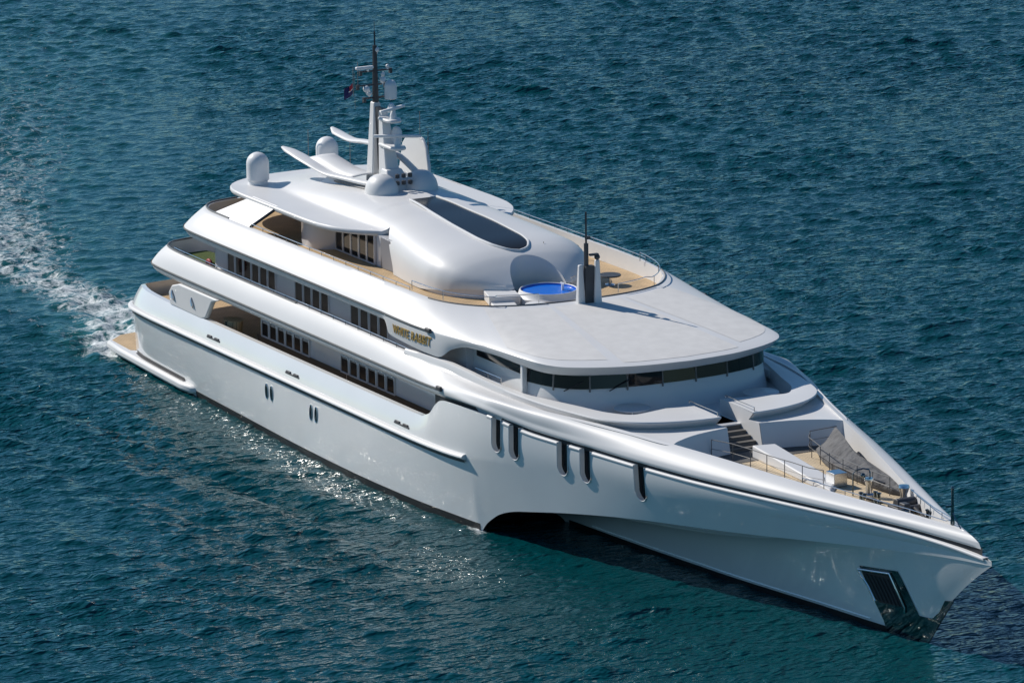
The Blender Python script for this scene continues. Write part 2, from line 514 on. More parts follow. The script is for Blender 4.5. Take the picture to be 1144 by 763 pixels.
# ---- hull sides ------------------------------------------------------------
Lb, Lz = table([(4.2, 8.3, -.6), (8, 8.55, -.6), (12.5, 8.8, -.6), (21.6, 9.22, -.6), (28.3, 9.55, -.6), (35, 9.68, -.6),
                (42, 9.45, -.6), (46, 9.05, -.6), (48.6, 8.72, -.55), (49.0, 8.68, 0.0), (49.35, 8.69, .40), (49.9, 8.66, .80), (50.6, 8.58, 1.2), (51.8, 8.42, 1.6), (53.2, 8.12, 1.87),
                (56.6, 7.35, 2.44), (60.2, 6.35, 2.9), (67.3, 4.3, 3.53), (75.4, 1.98, 4.38), (78, 1.22, 4.62), (81, .53, 4.92), (83.0, .17, 5.08), (84, .0, 5.15)])
Kb, Kz = table([(4.2, 8.5, 3.7), (5.2, 9.1, 3.8), (6.5, 9.5, 3.82), (10, 9.6, 3.8), (42, 9.62, 3.78), (46, 9.5, 3.8), (48.5, 9.3, 3.85), (52, 8.78, 4.3),
                (54, 8.22, 4.3), (58, 7.22, 4.5), (62, 6.2, 4.6), (66, 5.1, 4.75), (70, 3.88, 4.9), (74, 2.56, 5.05), (78, 1.34, 5.2), (81, .58, 5.3), (83, .18, 5.3), (84, 0, 5.25)])
Ub, Uz = table([(4.2, 7.9, 4.7), (5.5, 8.6, 4.9), (8, 9.05, 4.92), (15, 9.2, 4.92), (43, 9.2, 4.98), (44, 9.2, 5.3), (44.7, 9.2, 5.9), (45.3, 9.22, 6.25), (46, 9.22, 6.38), (50, 9.2, 6.5),
                (54, 8.27, 6.12), (58, 7.27, 5.98), (62, 6.3, 5.86), (66, 5.25, 5.8), (70, 4.05, 5.8), (74, 2.75, 5.78), (78, 1.45, 5.72), (81, .66, 5.6), (83, .21, 5.45), (84, 0, 5.36)])
def smoothed(f, lo, hi, sig):
    xs_ = np.linspace(lo, hi, 800); v = f(xs_)
    k = int(3 * sig / (xs_[1] - xs_[0])); w = np.exp(-0.5 * (np.arange(-k, k + 1) * (xs_[1] - xs_[0]) / sig) ** 2); w /= w.sum()
    vp = np.convolve(np.r_[2 * v[0] - v[1:k + 1][::-1], v, 2 * v[-1] - v[-k - 1:-1][::-1]], w, 'valid')
    fade = np.clip(np.minimum(xs_ - 16, 81 - xs_) / 6, 0, 1)
    vv = v * (1 - fade) + vp * fade
    return lambda x: np.interp(x, xs_, vv)
Lb = smoothed(Lb, 4.2, 84, 1.5); Kb = smoothed(Kb, 4.2, 84, 1.8); Ub = smoothed(Ub, 4.2, 84, 1.8)
Kz = smoothed(Kz, 4.2, 84, 1.2)
def hull_point(x, t):
    """t 0..1 lower edge to knuckle, 1..2 knuckle to top edge"""
    x = float(x)
    if t <= 1:
        b = Lb(x) + (Kb(x) - Lb(x)) * t; z = Lz(x) + (Kz(x) - Lz(x)) * t
        b += 0.10 * math.sin(math.pi * t) * min(1, max(0, (46 - x) / 8))
    else:
        s_ = t - 1
        b = Kb(x) + (Ub(x) - Kb(x)) * s_; z = Kz(x) + (Uz(x) - Kz(x)) * s_
        b += 0.05 * math.sin(math.pi * s_) * min(1, max(0, (83 - x) / 6))
    return (x, float(b), float(z))
def hull_b(x, z):
    best = None
    ts = np.linspace(0, 2, 161)
    pts = [hull_point(x, t) for t in ts]
    zs = np.array([q[2] for q in pts]); bs = np.array([q[1] for q in pts])
    return float(np.interp(z, zs, bs))

# slot-shaped hull openings forward: centre x at the top, half width, depth below the top edge
SLOTS = [(51.15, 1.75), (52.55, 1.72), (56.1, 1.66), (57.75, 1.68), (61.6, 1.78)]
SW = 0.38
def in_slot(x, z):
    for sx, dp in SLOTS:
        zt = float(Uz(sx)); xb = x - sx
        zb = zt - dp
        if abs(xb) < SW:
            lim = zb + SW * 1.3 * (1 - math.sqrt(max(0, 1 - (xb / SW) ** 2)))
            if z > lim: return True
    return False
hb = MB()
xs = list(np.arange(4.2, 44, 1.0)) + list(np.arange(44, 50, .2)) + list(np.arange(50, 63.6, 0.07)) + list(np.arange(63.6, 84.01, .6))
xs = sorted(set(np.round(xs, 3))); xs[-1] = 84.0
ts = list(np.linspace(0, 1, 24)) + list(np.linspace(1, 2, 24))[1:]
rows = [[hull_point(x, t) for t in ts] for x in xs]
n = len(ts)
vs = [S(q) for r in rows for q in r]
fs = []
for i in range(len(rows) - 1):
    for j in range(n - 1):
        cx = (xs[i] + xs[i + 1]) / 2
        cz = (rows[i][j][2] + rows[i + 1][j][2] + rows[i][j + 1][2] + rows[i + 1][j + 1][2]) / 4
        if 50.3 < cx < 63 and in_slot(cx, cz): continue
        a = i * n + j
        fs.append((a, a + 1, a + n + 1, a + n))
hb.add(vs, fs)
# bulwark cap and its inner face (main deck recess)
capx = [x for x in xs if x <= 45.4]
hb.grid([[S(hull_point(x, 2)) for x in capx], [(x, -(float(Ub(x)) - .28), float(Uz(x)) + .02) for x in capx],
         [(x, -(float(Ub(x)) - .30), 3.9) for x in capx]])
# transom round the starboard quarter
tr = [hull_point(4.2, t) for t in ts]
def tpt(q, f): return (4.2 - 0.8 * math.sin(f * math.pi / 2), -q[1] * (1 - f) , q[2])
hb.grid([[tpt(q, f) for q in tr] for f in (0, .03, .07, .15, .3, .6, 1.0)])
hb.mirror()
hull = hb.build("hull", M['hull'], yacht, angle=32)

# centre hull below the flare, with the raked stem
lb = MB()
nst = 90
W_, _ = table([(6, 3.6, 0), (30, 3.9, 0), (51, 3.75, 0), (62.6, 2.55, 0), (70, 1.35, 0), (75.2, .55, 0), (77.5, .0, 0)])
def centre_row(u):
    xc = 50.9 + (84 - 50.9) * u
    xb = 49.2 + (77.5 - 49.2) * u
    a = np.array([xb, float(W_(xb)) , -.8]); c = np.array([xc, max(0.0, float(Lb(xc)) - .02), float(Lz(xc))])
    gap = max(0.0, c[1] - a[1])
    k = min(1, gap / 3.5)
    # side rises plumb from the water, then turns out under the flare
    m_ = np.array([xb + (xc - xb) * (.55 - .17 * u ** 6), a[1] + gap * (.34 - .26 * k), k * (c[2] - .12) + (1 - k) * (a[2] + .58 * (c[2] - a[2]))])
    out = []
    for t in np.linspace(0, 1, 19):
        p = (1 - t) ** 2 * a + 2 * t * (1 - t) * m_ + t * t * c
        p[1] = max(0, p[1])
        out.append(tuple(p))
    return out
rows = [centre_row(u) for u in np.linspace(0, 1, nst)]
lb.grid([[S(q) for q in r] for r in rows])
# tunnel between the hulls (its deep shade is put into the dark colour)
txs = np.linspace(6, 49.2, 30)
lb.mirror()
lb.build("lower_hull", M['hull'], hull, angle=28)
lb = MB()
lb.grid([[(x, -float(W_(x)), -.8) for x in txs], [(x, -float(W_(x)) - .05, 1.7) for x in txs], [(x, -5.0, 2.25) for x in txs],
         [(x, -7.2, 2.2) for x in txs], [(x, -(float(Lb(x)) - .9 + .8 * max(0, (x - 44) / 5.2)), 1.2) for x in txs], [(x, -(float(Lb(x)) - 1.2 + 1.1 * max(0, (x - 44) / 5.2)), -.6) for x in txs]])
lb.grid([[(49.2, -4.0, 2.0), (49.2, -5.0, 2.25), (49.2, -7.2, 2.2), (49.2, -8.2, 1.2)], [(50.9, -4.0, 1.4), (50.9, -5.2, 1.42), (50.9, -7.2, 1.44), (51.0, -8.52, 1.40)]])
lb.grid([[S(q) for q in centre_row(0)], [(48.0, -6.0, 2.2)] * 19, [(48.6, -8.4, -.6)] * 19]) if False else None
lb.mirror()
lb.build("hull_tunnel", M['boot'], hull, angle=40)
# boot stripe along both waterlines
bt = MB()
axs = np.linspace(14, 48.9, 60)
bt.grid([[(x, -(hull_b(x, -.5) + .02), -.5) for x in axs], [(x, -(hull_b(x, .36) + .02), .36) for x in axs]])
us = np.linspace(0.02, .999, 60)
def crow(u, k):
    r_ = centre_row(u); return r_[k]
def at_z(u, z):
    r_ = centre_row(u)
    zz = [q[2] for q in r_]
    return (float(np.interp(z, zz, [q[0] for q in r_])), -float(np.interp(z, zz, [q[1] for q in r_])) - .025, z)
bt.grid([[at_z(u, -.7) for u in us], [at_z(u, .28) for u in us]])
bt.mirror()
bt.build("boot_stripe", M['boot'], hull)
sp = MB()
sp.tube([at_z(u, .42) for u in np.linspace(.1, .86, 50)], .04, 6)
build_pair(sp, "spray_rail", M['hull'], hull)

# rubbing strake on the outer hull and the bright lip under the bow groove
rs = MB()
sx_ = list(np.linspace(4.6, 48.3, 80))
prof = [(-.05, .14), (.12, .13), (.24, .06), (.26, -.03), (.17, -.12), (-.05, -.2)]
rs.grid([[(x, -(float(Kb(x)) + o_), float(Kz(x)) + z_) for x in sx_] for o_, z_ in prof])
for x in (4.6, 48.3):
    rs.add([(x, -(float(Kb(x)) + o_), float(Kz(x)) + z_) for o_, z_ in prof], [tuple(range(6))])
build_pair(rs, "rubbing_strake", M['white'], hull, angle=50)
rsl = MB()
rsl.grid([[(x, -(float(Kb(x)) + .13), float(Kz(x)) - .17) for x in sx_], [(x, -(float(Kb(x)) + .04), float(Kz(x)) - .32) for x in sx_]])
build_pair(rsl, "strake_seam", M['dark'], hull)
lx = list(np.linspace(50.3, 83.6, 90))
def lipseg(x0, x1):
    q = [x for x in np.linspace(x0, x1, max(3, int((x1 - x0) * 3)))]
    bl = MB()
    bl.grid([[(x, -(float(Ub(x)) + o_), float(Uz(x)) + z_) for x in q] for o_, z_ in ((-.30, .03), (-.04, .04), (.03, .0), (.045, -.07), (.0, -.16))])
    build_pair(bl, 'bow_lip', M['white'], hull, angle=60)
edges = [50.3] + [e for s_ in SLOTS for e in (s_[0] - SW - .03, s_[0] + SW + .03)] + [83.5]
for i in range(0, len(edges), 2):
    lipseg(edges[i], edges[i + 1])
gv = MB()
gx = list(np.linspace(44.8, 83.2, 110))
gv.grid([[(x, -max(0, float(Ub(x)) - .22), float(Uz(x)) - .05) for x in gx], [(x, -max(0, float(Ub(x)) - .24), float(Uz(x)) + .40) for x in gx]])
build_pair(gv, "bow_groove", M['groove'], hull)

# slot pockets: pale jamb, dark glass behind
for sgn in (-1, 1):
    for sx, dp in SLOTS:
        zt = float(Uz(sx))
        prof2 = []
        for k in range(13):
            a = math.pi * k / 12
            prof2.append((sx - SW * math.cos(a), zt - dp + SW * 1.3 * (1 - math.sin(a))))
        outline = [(sx - SW, zt + .05)] + prof2 + [(sx + SW, zt + .05)]
        jb = MB()
        rim = [(x, sgn * (hull_b(x, z) + .03), z) for x, z in outline]
        rin = [(x, sgn * (hull_b(x, z) - .24), z) for x, z in outline]
        jb.grid([rim, rin])
        pocket = jb.build("hull_slot", M['white'], hull)
        rb_ = MB(); rb_.tube(rim, .035, 6); rb_.build("slot_rim", M['white'], pocket)
        gl = MB(); gl.add([(x, sgn * (hull_b(x, z) - .23), z) for x, z in outline], [tuple(range(len(outline)))])
        gl.build("slot_glass", M['glass'], pocket)

# oval portholes in pairs
for sgn in (-1, 1):
    for x0 in (24.85, 25.5, 30.65, 31.3):
        ring = []; 
        for k in range(24):
            a = 2 * math.pi * k / 24
            px, pz = .15 * math.cos(a), .42 * (abs(math.sin(a)) ** .75) * (1 if math.sin(a) > 0 else -1)
            ring.append((x0 + px, sgn * (hull_b(x0 + px, 2.62 + pz) + .02), 2.62 + pz))
        rm = MB(); rm.tube(ring + [ring[0]], .035, 6, caps=False)
        fr = rm.build("porthole", M['steel'], hull)
        g_ = MB(); g_.add([(q[0], q[1] - sgn * .012, q[2]) for q in ring], [tuple(range(24))]); g_.build("porthole_glass", M['glass'], fr)

# mooring fairleads let into the bulwark
for sgn in (-1, 1):
    for x0 in (17.6, 28.0, 41.4):
        fl = MB()
        for dx in (-.5, .45):
            fl.box((x0 + dx, sgn * (hull_b(x0 + dx, 4.2) + .012), 4.22), (.55, .10, .14))
        fl.box((x0, sgn * (hull_b(x0, 4.2) + .012), 4.15), (1.75, .08, .09))
        fl.build("mooring_fairlead", M['dark'], hull, bevel=.02)

# anchor pocket plate on the bow
LS = np.array([centre_row(u) for u in np.linspace(.5, 1, 161)])
LSZ = {}
def lower_surf(x, z):
    k_ = round(z, 4)
    if k_ not in LSZ:
        pts_ = []
        for r_ in LS:
            if r_[0, 2] <= z <= r_[-1, 2]:
                pts_.append((np.interp(z, r_[:, 2], r_[:, 0]), np.interp(z, r_[:, 2], r_[:, 1])))
        pts_.sort(); LSZ[k_] = np.array(pts_) if pts_ else np.zeros((1, 2))
    q_ = LSZ[k_]
    return float(np.interp(x, q_[:, 0], q_[:, 1]))
AP = [(74.7, 3.2), (77.3, 3.45), (77.8, 2.3), (78.2, 1.35), (79.0, 1.38), (79.6, 1.85), (80.15, 2.55), (80.75, 2.65), (79.6, 1.3), (78.7, .2), (78.1, -.4), (75.9, -.4), (75.6, .6), (74.9, 1.9)]
def fill_patch(poly, name, m, parent, off, st=.045):
    poly = np.array(poly)
    mb_ = MB()
    zs_ = sorted(set(list(np.round(np.arange(poly[:, 1].min(), poly[:, 1].max(), .08), 4)) + [round(float(q), 4) for q in poly[:, 1]]))
    def spans(z):
        xs_ = []
        for i in range(len(poly)):
            p_, q_ = poly[i], poly[(i + 1) % len(poly)]
            if (p_[1] > z) != (q_[1] > z):
                xs_.append(p_[0] + (q_[0] - p_[0]) * (z - p_[1]) / (q_[1] - p_[1]))
        xs_.sort()
        return [(xs_[i], xs_[i + 1]) for i in range(0, len(xs_) - 1, 2)]
    for z0, z1 in zip(zs_[:-1], zs_[1:]):
        e_ = (z1 - z0) * .01
        for (a0, a1), (c0, c1) in zip(spans(z0 + e_), spans(z1 - e_)):
            mb_.grid([[(x, -(lower_surf(x, z0) + off), z0) for x in np.linspace(a0, a1, 10)], [(x, -(lower_surf(x, z1) + off), z1) for x in np.linspace(c0, c1, 10)]])
    return build_pair(mb_, name, m, parent, angle=60)[0]
ap = fill_patch(AP, "anchor_plate", M['darksteel'], hull, .03)
fill_patch([(74.75, 2.9), (76.6, 3.1), (77.2, 1.6), (75.5, 1.45)], "anchor_pocket", M['groove'], ap, .05)
for k in range(7):
    ar = MB()
    x = 75.05 + .28 * k
    ar.tube([(x + .55 * (1 - t), -(lower_surf(x + .55 * (1 - t), 1.55 + 1.3 * t) + .09), 1.55 + 1.3 * t) for t in (0, .5, 1)], .028, 5)
    build_pair(ar, "anchor_bar", M['dark'], ap)
af = MB()
fpts = [(74.6, 3.0), (76.75, 3.22), (77.35, 1.6), (77.3, 1.3)]
af.tube([(x, -(lower_surf(x, z) + .1), z) for x, z in fpts], .05, 5)
af.tube([(x, -(lower_surf(x, z) + .1), z) for x, z in ((74.6, 3.0), (75.0, 2.2), (75.3, 1.5))], .05, 5)
af.mirror(); af.build("anchor_frame", M['steel'], ap)

# ---- swim platform -----------------------------------------------------------
pf = MB()
po = [(-1.2, 0), (-1.1, 5.5), (-.6, 7.6), (.5, 8.75), (3, 9.05), (8, 9.3), (12.6, 9.5), (13.8, 9.35), (14.3, 8.9), (13.5, 8.6), (4.0, 8.2), (4.0, 0)]
ctr = po
pf.prism([(x, -y) for x, y in po], .12, .62)
pf.mirror()
plat = pf.build("swim_platform", M['white'], yacht, bevel=.16)
tk = MB()
tk.prism([(-.95, 0), (-.85, -5.4), (-.4, -7.45), (.6, -8.45), (3.6, -8.6), (3.9, -8.3), (3.9, 0)], .60, .632)
tk.mirror(); tk.build("platform_teak", M['teak'], plat)
gr = MB()
gr.grid([[(x, -(hull_b(x, .66) + .12), .634) for x in np.linspace(4.5, 12.6, 20)], [(x, -(hull_b(x, .66) + .02), .66) for x in np.linspace(4.5, 12.6, 20)],
         [(x, -(hull_b(x, .82) + .02), .82) for x in np.linspace(4.5, 12.6, 20)]])
build_pair(gr, "platform_seam", M['dark'], plat)

# ---- main deck -----------------------------------------------------------------
mdk = MB()
mdk.prism([(4.3, -7.9), (6, -8.6), (44.6, -9.0), (44.6, 9.0), (6, 8.6), (4.3, 7.9)], 3.85, 3.98)
mdk.build("main_deck", M['teak'], yacht)
mh = MB()
mh.prism([(19.6, -7.2), (20.2, -7.7), (20.6, -7.8), (45.0, -7.8), (45.0, 7.8), (20.6, 7.8), (20.2, 7.7), (19.6, 7.2)], 3.98, 6.34)
mainhouse = mh.build("main_deckhouse", M['wallgrey'], yacht)
def windows(parent, xs0, pitch, count, w, b, z0, z1, m, name="window"):
    proto = None
    for sgn in (-1, 1):
        for i in range(count):
            x = xs0 + pitch * i
            if proto is None:
                g_ = MB(); g_.box((0, 0, (z1 - z0) / 2), (w, .05, z1 - z0))
                proto = g_.build(name, m, parent, bevel=.03)
                f_ = MB()
                for dx in (-(w / 2 + .05), w / 2 + .05):
                    f_.box((dx, 0, (z1 - z0) / 2), (.07, .12, z1 - z0 + .12))
                f_.box((0, 0, z1 - z0 + .05), (w + .17, .121, .07)); f_.box((0, 0, -.05), (w + .17, .121, .07))
                frp = f_.build("window_frame", M['wallgrey'], proto)
                proto.location = (x, sgn * (b + .02), z0); first = True
                continue
            c = copy_of(proto, parent, (x, sgn * (b + .02), z0))
            f2 = frp.copy(); COL.objects.link(f2); f2.parent = c
windows(mainhouse, 21.02, 1.05, 6, .80, 7.8, 4.80, 5.66, M['glass'])
windows(mainhouse, 31.2, 1.12, 6, .84, 7.8, 4.78, 5.62, M['glass'])
# lower warm-toned dado of the deckhouse
for c_, d_ in (((25.6, -7.815, 4.36), (11.4, .03, .74)), ((37.6, -7.815, 4.36), (12.4, .03, .74))):
    dd = MB(); dd.box(c_, d_); build_pair(dd, "timber_dado", M['teakpale'], mainhouse)
dk = MB(); dk.box((44.4, -8.3, 5.2), (.9, 1.0, 2.2)); build_pair(dk, "side_door_recess", M['groove'], mainhouse)
# aft quarter: side plate joining the bulwark to the deck above
qp = MB()
plate_o = [(11.0, 4.9), (15.2, 4.85), (15.9, 5.0), (16.8, 6.1), (17.6, 6.36), (12.3, 6.36), (11.3, 6.1), (10.8, 5.6)]
qp.plate([(x, -9.08, z) for x, z in plate_o], .3, (0, 1, 0))
quarters = build_pair(qp, "quarter_panel", M['white'], yacht, bevel=.08)
for px, pz in ((11.5, 5.55), (14.2, 5.6)):
    qh = MB()
    qh.tube([(px - .12, -9.25, pz + .28), (px - .02, -9.3, pz + .1), (px + .1, -9.3, pz - .15), (px + .02, -9.25, pz - .3)], [.03, .07, .09, .03], 6)
    for sgn in (-1, 1):
        q2 = MB(); q2.add([(x, y if sgn < 0 else -y, z) for x, y, z in qh.v], qh.f); q2.build("quarter_cleat", M['steel'], quarters[0 if sgn < 0 else 1])
ab = MB(); ab.box((19.3, 0, 5.15), (.2, 14.6, 2.35)); ab.build("aft_bulkhead", M['teak'], mainhouse)

# ---- upper bulwark: from the stern round to the bow ------------------------------
def sheet(ctrls, n, idx=None):
    return [resample(c, n, idx) for c in ctrls]
N1 = 240
UB0 = [(6.4, 0, 6.35), (6.6, 4, 6.35), (6.9, 6.9, 6.35), (7.5, 8.3, 6.35), (8.8, 8.9, 6.35), (12, 9.0, 6.35), (30, 9.0, 6.35), (42, 9.0, 6.35), (45.2, 9.05, 6.44),
       (48, 9.2, 6.70), (50, 9.15, 6.74), (54, 8.22, 6.34), (58, 7.22, 6.20), (62, 6.25, 6.08), (66, 5.2, 6.02), (70, 4.0, 6.0), (74, 2.7, 5.98), (78, 1.4, 5.93), (81, .55, 5.84), (83.1, 0, 5.76)]
UB1 = [(6.2, 0, 6.8), (6.4, 4, 6.8), (6.6, 7.0, 6.8), (7.2, 8.5, 6.8), (8.6, 9.1, 6.8), (12, 9.2, 6.8), (30, 9.2, 6.8), (42, 9.2, 6.8), (45.2, 9.2, 6.86),
       (48, 9.15, 7.0), (50, 9.08, 7.02), (54, 8.16, 6.66), (58, 7.14, 6.52), (62, 6.16, 6.4), (66, 5.1, 6.34), (70, 3.9, 6.31), (74, 2.62, 6.26), (78, 1.35, 6.18), (81, .5, 6.08), (82.9, 0, 6.02)]
UB3 = [(7.0, 0, 7.82), (7.1, 4, 7.82), (7.4, 6.7, 7.82), (8.0, 7.9, 7.82), (9.2, 8.45, 7.82), (12, 8.62, 7.82), (30, 8.62, 7.82), (41.5, 8.52, 7.70), (45.5, 8.44, 7.44),
       (48.5, 8.42, 7.38), (51, 8.3, 7.36), (53.8, 7.9, 7.33), (58, 6.5, 7.22), (62.5, 5.2, 7.06), (66, 4.25, 6.93), (70, 3.12, 6.70), (74, 1.92, 6.50), (77.6, .92, 6.40), (80, .38, 6.35), (81.6, 0, 6.32)]
b0, b1, b3 = sheet([UB0, UB1, UB3], N1)
tcol = np.linspace(0, 19, N1)
ub = MB()
def quad_row(a, c, t, bz, bo):
    p = a + (c - a) * t
    p = p.copy(); s_ = math.sin(math.pi * t)
    p[:, 2] += bz * s_
    p[:, 1] += bo * s_ * np.clip(p[:, 1], 0, 1)
    return p
rows = []
rows.append(np.c_[b0[:, 0], np.maximum(0, b0[:, 1] - .35), b0[:, 2] + .02])
rows.append(b0 + np.array([0, -.05, -.02]) * (b0[:, 1:2] > .1))
fwd = np.clip((tcol - 7.5) / 2.5, 0, 1)[:, None]
for t in (.15, .5, .85):
    p = quad_row(b0, b1, t, 0, 0); p[:, 1] += .08 * math.sin(math.pi * t) * (1 - .75 * fwd[:, 0]) * np.clip(p[:, 1], 0, 1); rows.append(p)
rows.append(b1)
for t in (.08, .2, .35, .5, .65, .8, .9, .96):
    p = quad_row(b1, b3, t, .04, .04)
    far_ = 1 - .8 * np.clip((tcol - 10) / 2.5, 0, 1)
    p[:, 2] += (fwd[:, 0] * far_ * .14 * math.sin(math.pi * t))
    p[:, 1] += (fwd[:, 0] * far_ * .12 * math.sin(math.pi * t)) * np.clip(p[:, 1], 0, 1)
    rows.append(p)
rows.append(b3)
inn = b3.copy(); inn[:, 1] = np.maximum(0, inn[:, 1] - .2 - .0 * inn[:, 1]); inn[:, 2] += .03
bowp = tcol > 16.5
rows.append(inn)
inn2 = inn.copy(); inn2[:, 1] = np.maximum(0, inn2[:, 1] - .06); 
inn2[:, 2] = np.where(tcol < 12.6, 6.72, 5.72)
rows.append(inn2)
ub.grid([[S(q) for q in r] for r in rows])
ub.mirror()
upper_bulwark = ub.build("upper_bulwark", M['white'], yacht, angle=50)
# dark styling strip with its end fitting
st = MB()
sp_ = b1[(tcol > 0) & (tcol < 7.95)]
st.grid([[(q[0], -(q[1] + .035), q[2] + .05) for q in sp_], [(q[0], -(q[1] + .06), q[2] - .02) for q in sp_], [(q[0], -(q[1] + .03), q[2] - .09) for q in sp_]])
st.mirror(); st.build("styling_strip", M['cap'], upper_bulwark)
se = MB(); se.box((45.3, -9.26, 6.92), (.5, .16, .24)); build_pair(se, "strip_end", M['dark'], upper_bulwark, bevel=.04)

# upper deck slab and floor
def deck_poly(ctrl, inset, keep):
    q = resample(ctrl, 120); t_ = np.linspace(0, len(ctrl) - 1, 120)
    q = q[keep(t_)]
    half = [(p_[0] + (inset if p_[1] < 1 and p_[0] < 20 else 0), max(0, p_[1] - inset)) for p_ in q]
    return half
uh = deck_poly(UB0, .25, lambda t_: t_ < 12.3)
us_ = MB(); us_.prism([(x, -y) for x, y in uh] + [(x, y) for x, y in reversed(uh)], 6.37, 6.70)
us_.build("upper_deck", M['wallgrey'], yacht)
uf = MB(); uh2 = deck_poly(UB3, .25, lambda t_: t_ < 8.2)
uf.prism([(x, -y) for x, y in uh2] + [(x, y) for x, y in reversed(uh2)], 6.69, 6.72)
uf.build("upper_deck_floor", M['roof'], yacht)
uhs = MB()
uhs.prism([(12.6, -6.9), (12.9, -7.15), (13.3, -7.2), (44.5, -7.2), (44.5, 7.2), (13.3, 7.2), (12.9, 7.15), (12.6, 6.9)], 6.72, 9.0)
upperhouse = uhs.build("upper_deckhouse", M['wallgrey'], yacht)
windows(upperhouse, 15.35, 1.085, 6, .86, 7.2, 7.42, 8.52, M['glass_brown'])
windows(upperhouse, 24.3, 1.10, 4, .88, 7.2, 7.38, 8.48, M['glass_brown'])
windows(upperhouse, 31.35, 1.17, 4, .92, 7.2, 7.36, 8.46, M['glass_brown'])
ag = MB(); ag.box((12.58, 0, 7.85), (.08, 13.0, 2.1)); ag.build("aft_glass_doors", M['glass'], upperhouse)
upw = MB(); upw.grid([[(x, -7.2 - .03, 6.75) for x in (13.4, 36)], [(x, -7.2 - .03, 7.25) for x in (13.4, 36)]])
ud = MB(); ud.box((24.8, -7.23, 7.02), (23.0, .05, .5)); build_pair(ud, "lower_panel", M['white'], upperhouse)

def railing(name, pts, h, parent, post_every=1.6, r=.03, mids=0, m=None, cap=None):
    """posts and rail(s) along a line of deck points"""
    m = m or M['steel']
    pts = [Vector(p) for p in pts]
    up = Vector((0, 0, h))
    rl = MB(); rl.tube([p + up for p in pts], cap or r, 6)
    for k in range(mids):
        rl.tube([p + up * ((k + 1) / (mids + 1)) for p in pts], r * .6, 5)
    top = rl.build(name, m, parent)
    pm = None
    d = [0]
    for i in range(len(pts) - 1): d.append(d[-1] + (pts[i + 1] - pts[i]).length)
    nposts = max(2, int(round(d[-1] / post_every)) + 1)
    for k in range(nposts):
        s_ = d[-1] * k / (nposts - 1)
        i = min(len(pts) - 2, max(0, int(np.searchsorted(d, s_)) - 1))
        t = (s_ - d[i]) / max(1e-6, d[i + 1] - d[i])
        p = pts[i].lerp(pts[i + 1], t)
        if pm is None:
            b_ = MB(); b_.tube([(0, 0, 0), (0, 0, h)], r, 6)
            o = b_.build("rail_post", m, top); pm = o; o.location = p
        else:
            copy_of(pm, top, p)
    return top
for sgn in (-1, 1):
    pts = [(q[0], sgn * (q[1] - .1), q[2] + .02) for q in b3[(tcol > 4.4) & (tcol < 6.9)][::3]]
    railing("upper_rail", pts, .20, upper_bulwark, 1.5, .022)

# ---- bridge deck bulwark flowing into the forward roof ----------------------------
E0 = [(9.5, 0, 9.0), (9.7, 4, 9.0), (10.1, 6.6, 9.0), (11, 7.9, 9.0), (12.7, 8.35, 9.0), (16, 8.4, 9.0), (30, 8.4, 9.0), (37.2, 8.42, 9.0), (38.1, 8.5, 8.35), (40.4, 8.52, 8.22),
      (43.2, 8.3, 8.1), (44.5, 8.02, 8.72), (45.9, 7.78, 9.06), (47.6, 7.5, 9.1), (50.6, 7.08, 8.95), (52.0, 6.85, 8.90), (53.0, 6.4, 8.89), (54.05, 4.95, 8.89), (54.95, 2.4, 8.89), (55.18, 0, 8.89)]
E1 = [(9.3, 0, 9.45), (9.5, 4, 9.45), (9.9, 6.8, 9.45), (10.8, 8.1, 9.45), (12.5, 8.55, 9.45), (16, 8.6, 9.45), (30, 8.6, 9.45), (37.0, 8.6, 9.45), (38.4, 8.6, 9.43), (40.4, 8.56, 9.4),
      (43, 8.3, 9.36), (44.6, 8.08, 9.38), (46, 7.88, 9.40), (47.6, 7.62, 9.42), (50.6, 7.3, 9.42), (52.5, 7.04, 9.43), (53.55, 6.58, 9.43), (54.65, 5.12, 9.43), (55.58, 2.4, 9.43), (55.82, 0, 9.43)]
E3 = [(9.9, 0, 10.55), (10.0, 3.6, 10.55), (10.6, 6.3, 10.55), (11.6, 7.1, 10.55), (13.3, 7.45, 10.55), (16, 7.45, 10.55), (30, 7.45, 10.58), (35, 7.45, 10.6), (37, 7.42, 10.6), (38.4, 7.35, 10.58),
      (39.8, 7.2, 10.54), (40.9, 6.9, 10.5), (41.8, 6.45, 10.47), (42.6, 5.85, 10.45), (43.2, 5.2, 10.44), (43.6, 4.4, 10.43), (43.9, 3.6, 10.43), (44.1, 2.7, 10.43), (44.25, 1.4, 10.43), (44.3, 0, 10.43)]
N2 = 240
e0, e1, e3 = sheet([E0, E1, E3], N2)
t2 = np.linspace(0, 19, N2)
bb = MB()
rows = [e0 + np.array([0, 0, .0])]
for t in (.2, .5, .8, .93): rows.append(quad_row(e0, e1, t, 0, .04))
rows.append(e1)
ff = np.clip((t2 - 8.5) / 5, 0, 1)
for t in (.015, .04, .1, .18, .28, .4, .52, .64, .76, .88):
    p = e1 + (e3 - e1) * t
    s_ = math.sin(math.pi * t)
    # fuller shoulder going forward: rises quickly near the edge
    zt = t ** (1 - .38 * 1)
    p[:, 2] = e1[:, 2] + (e3[:, 2] - e1[:, 2]) * t ** (1 - .28 * ff * (1 - np.clip((t2 - 14) / 2.5, 0, 1) * .45))
    p[:, 1] += (1 - ff) * .10 * s_ * np.clip(p[:, 1], 0, 1)
    rows.append(p)
rows.append(e3)
q = e3.copy(); q[:, 1] = np.maximum(0, q[:, 1] - .18); q[t2 > 12, 0] -= .12; q[t2 < 3, 0] += .15; rows.append(q)
q = q.copy(); q[:, 1] = np.maximum(0, q[:, 1] - .05); q[:, 2] = 9.7; rows.append(q)
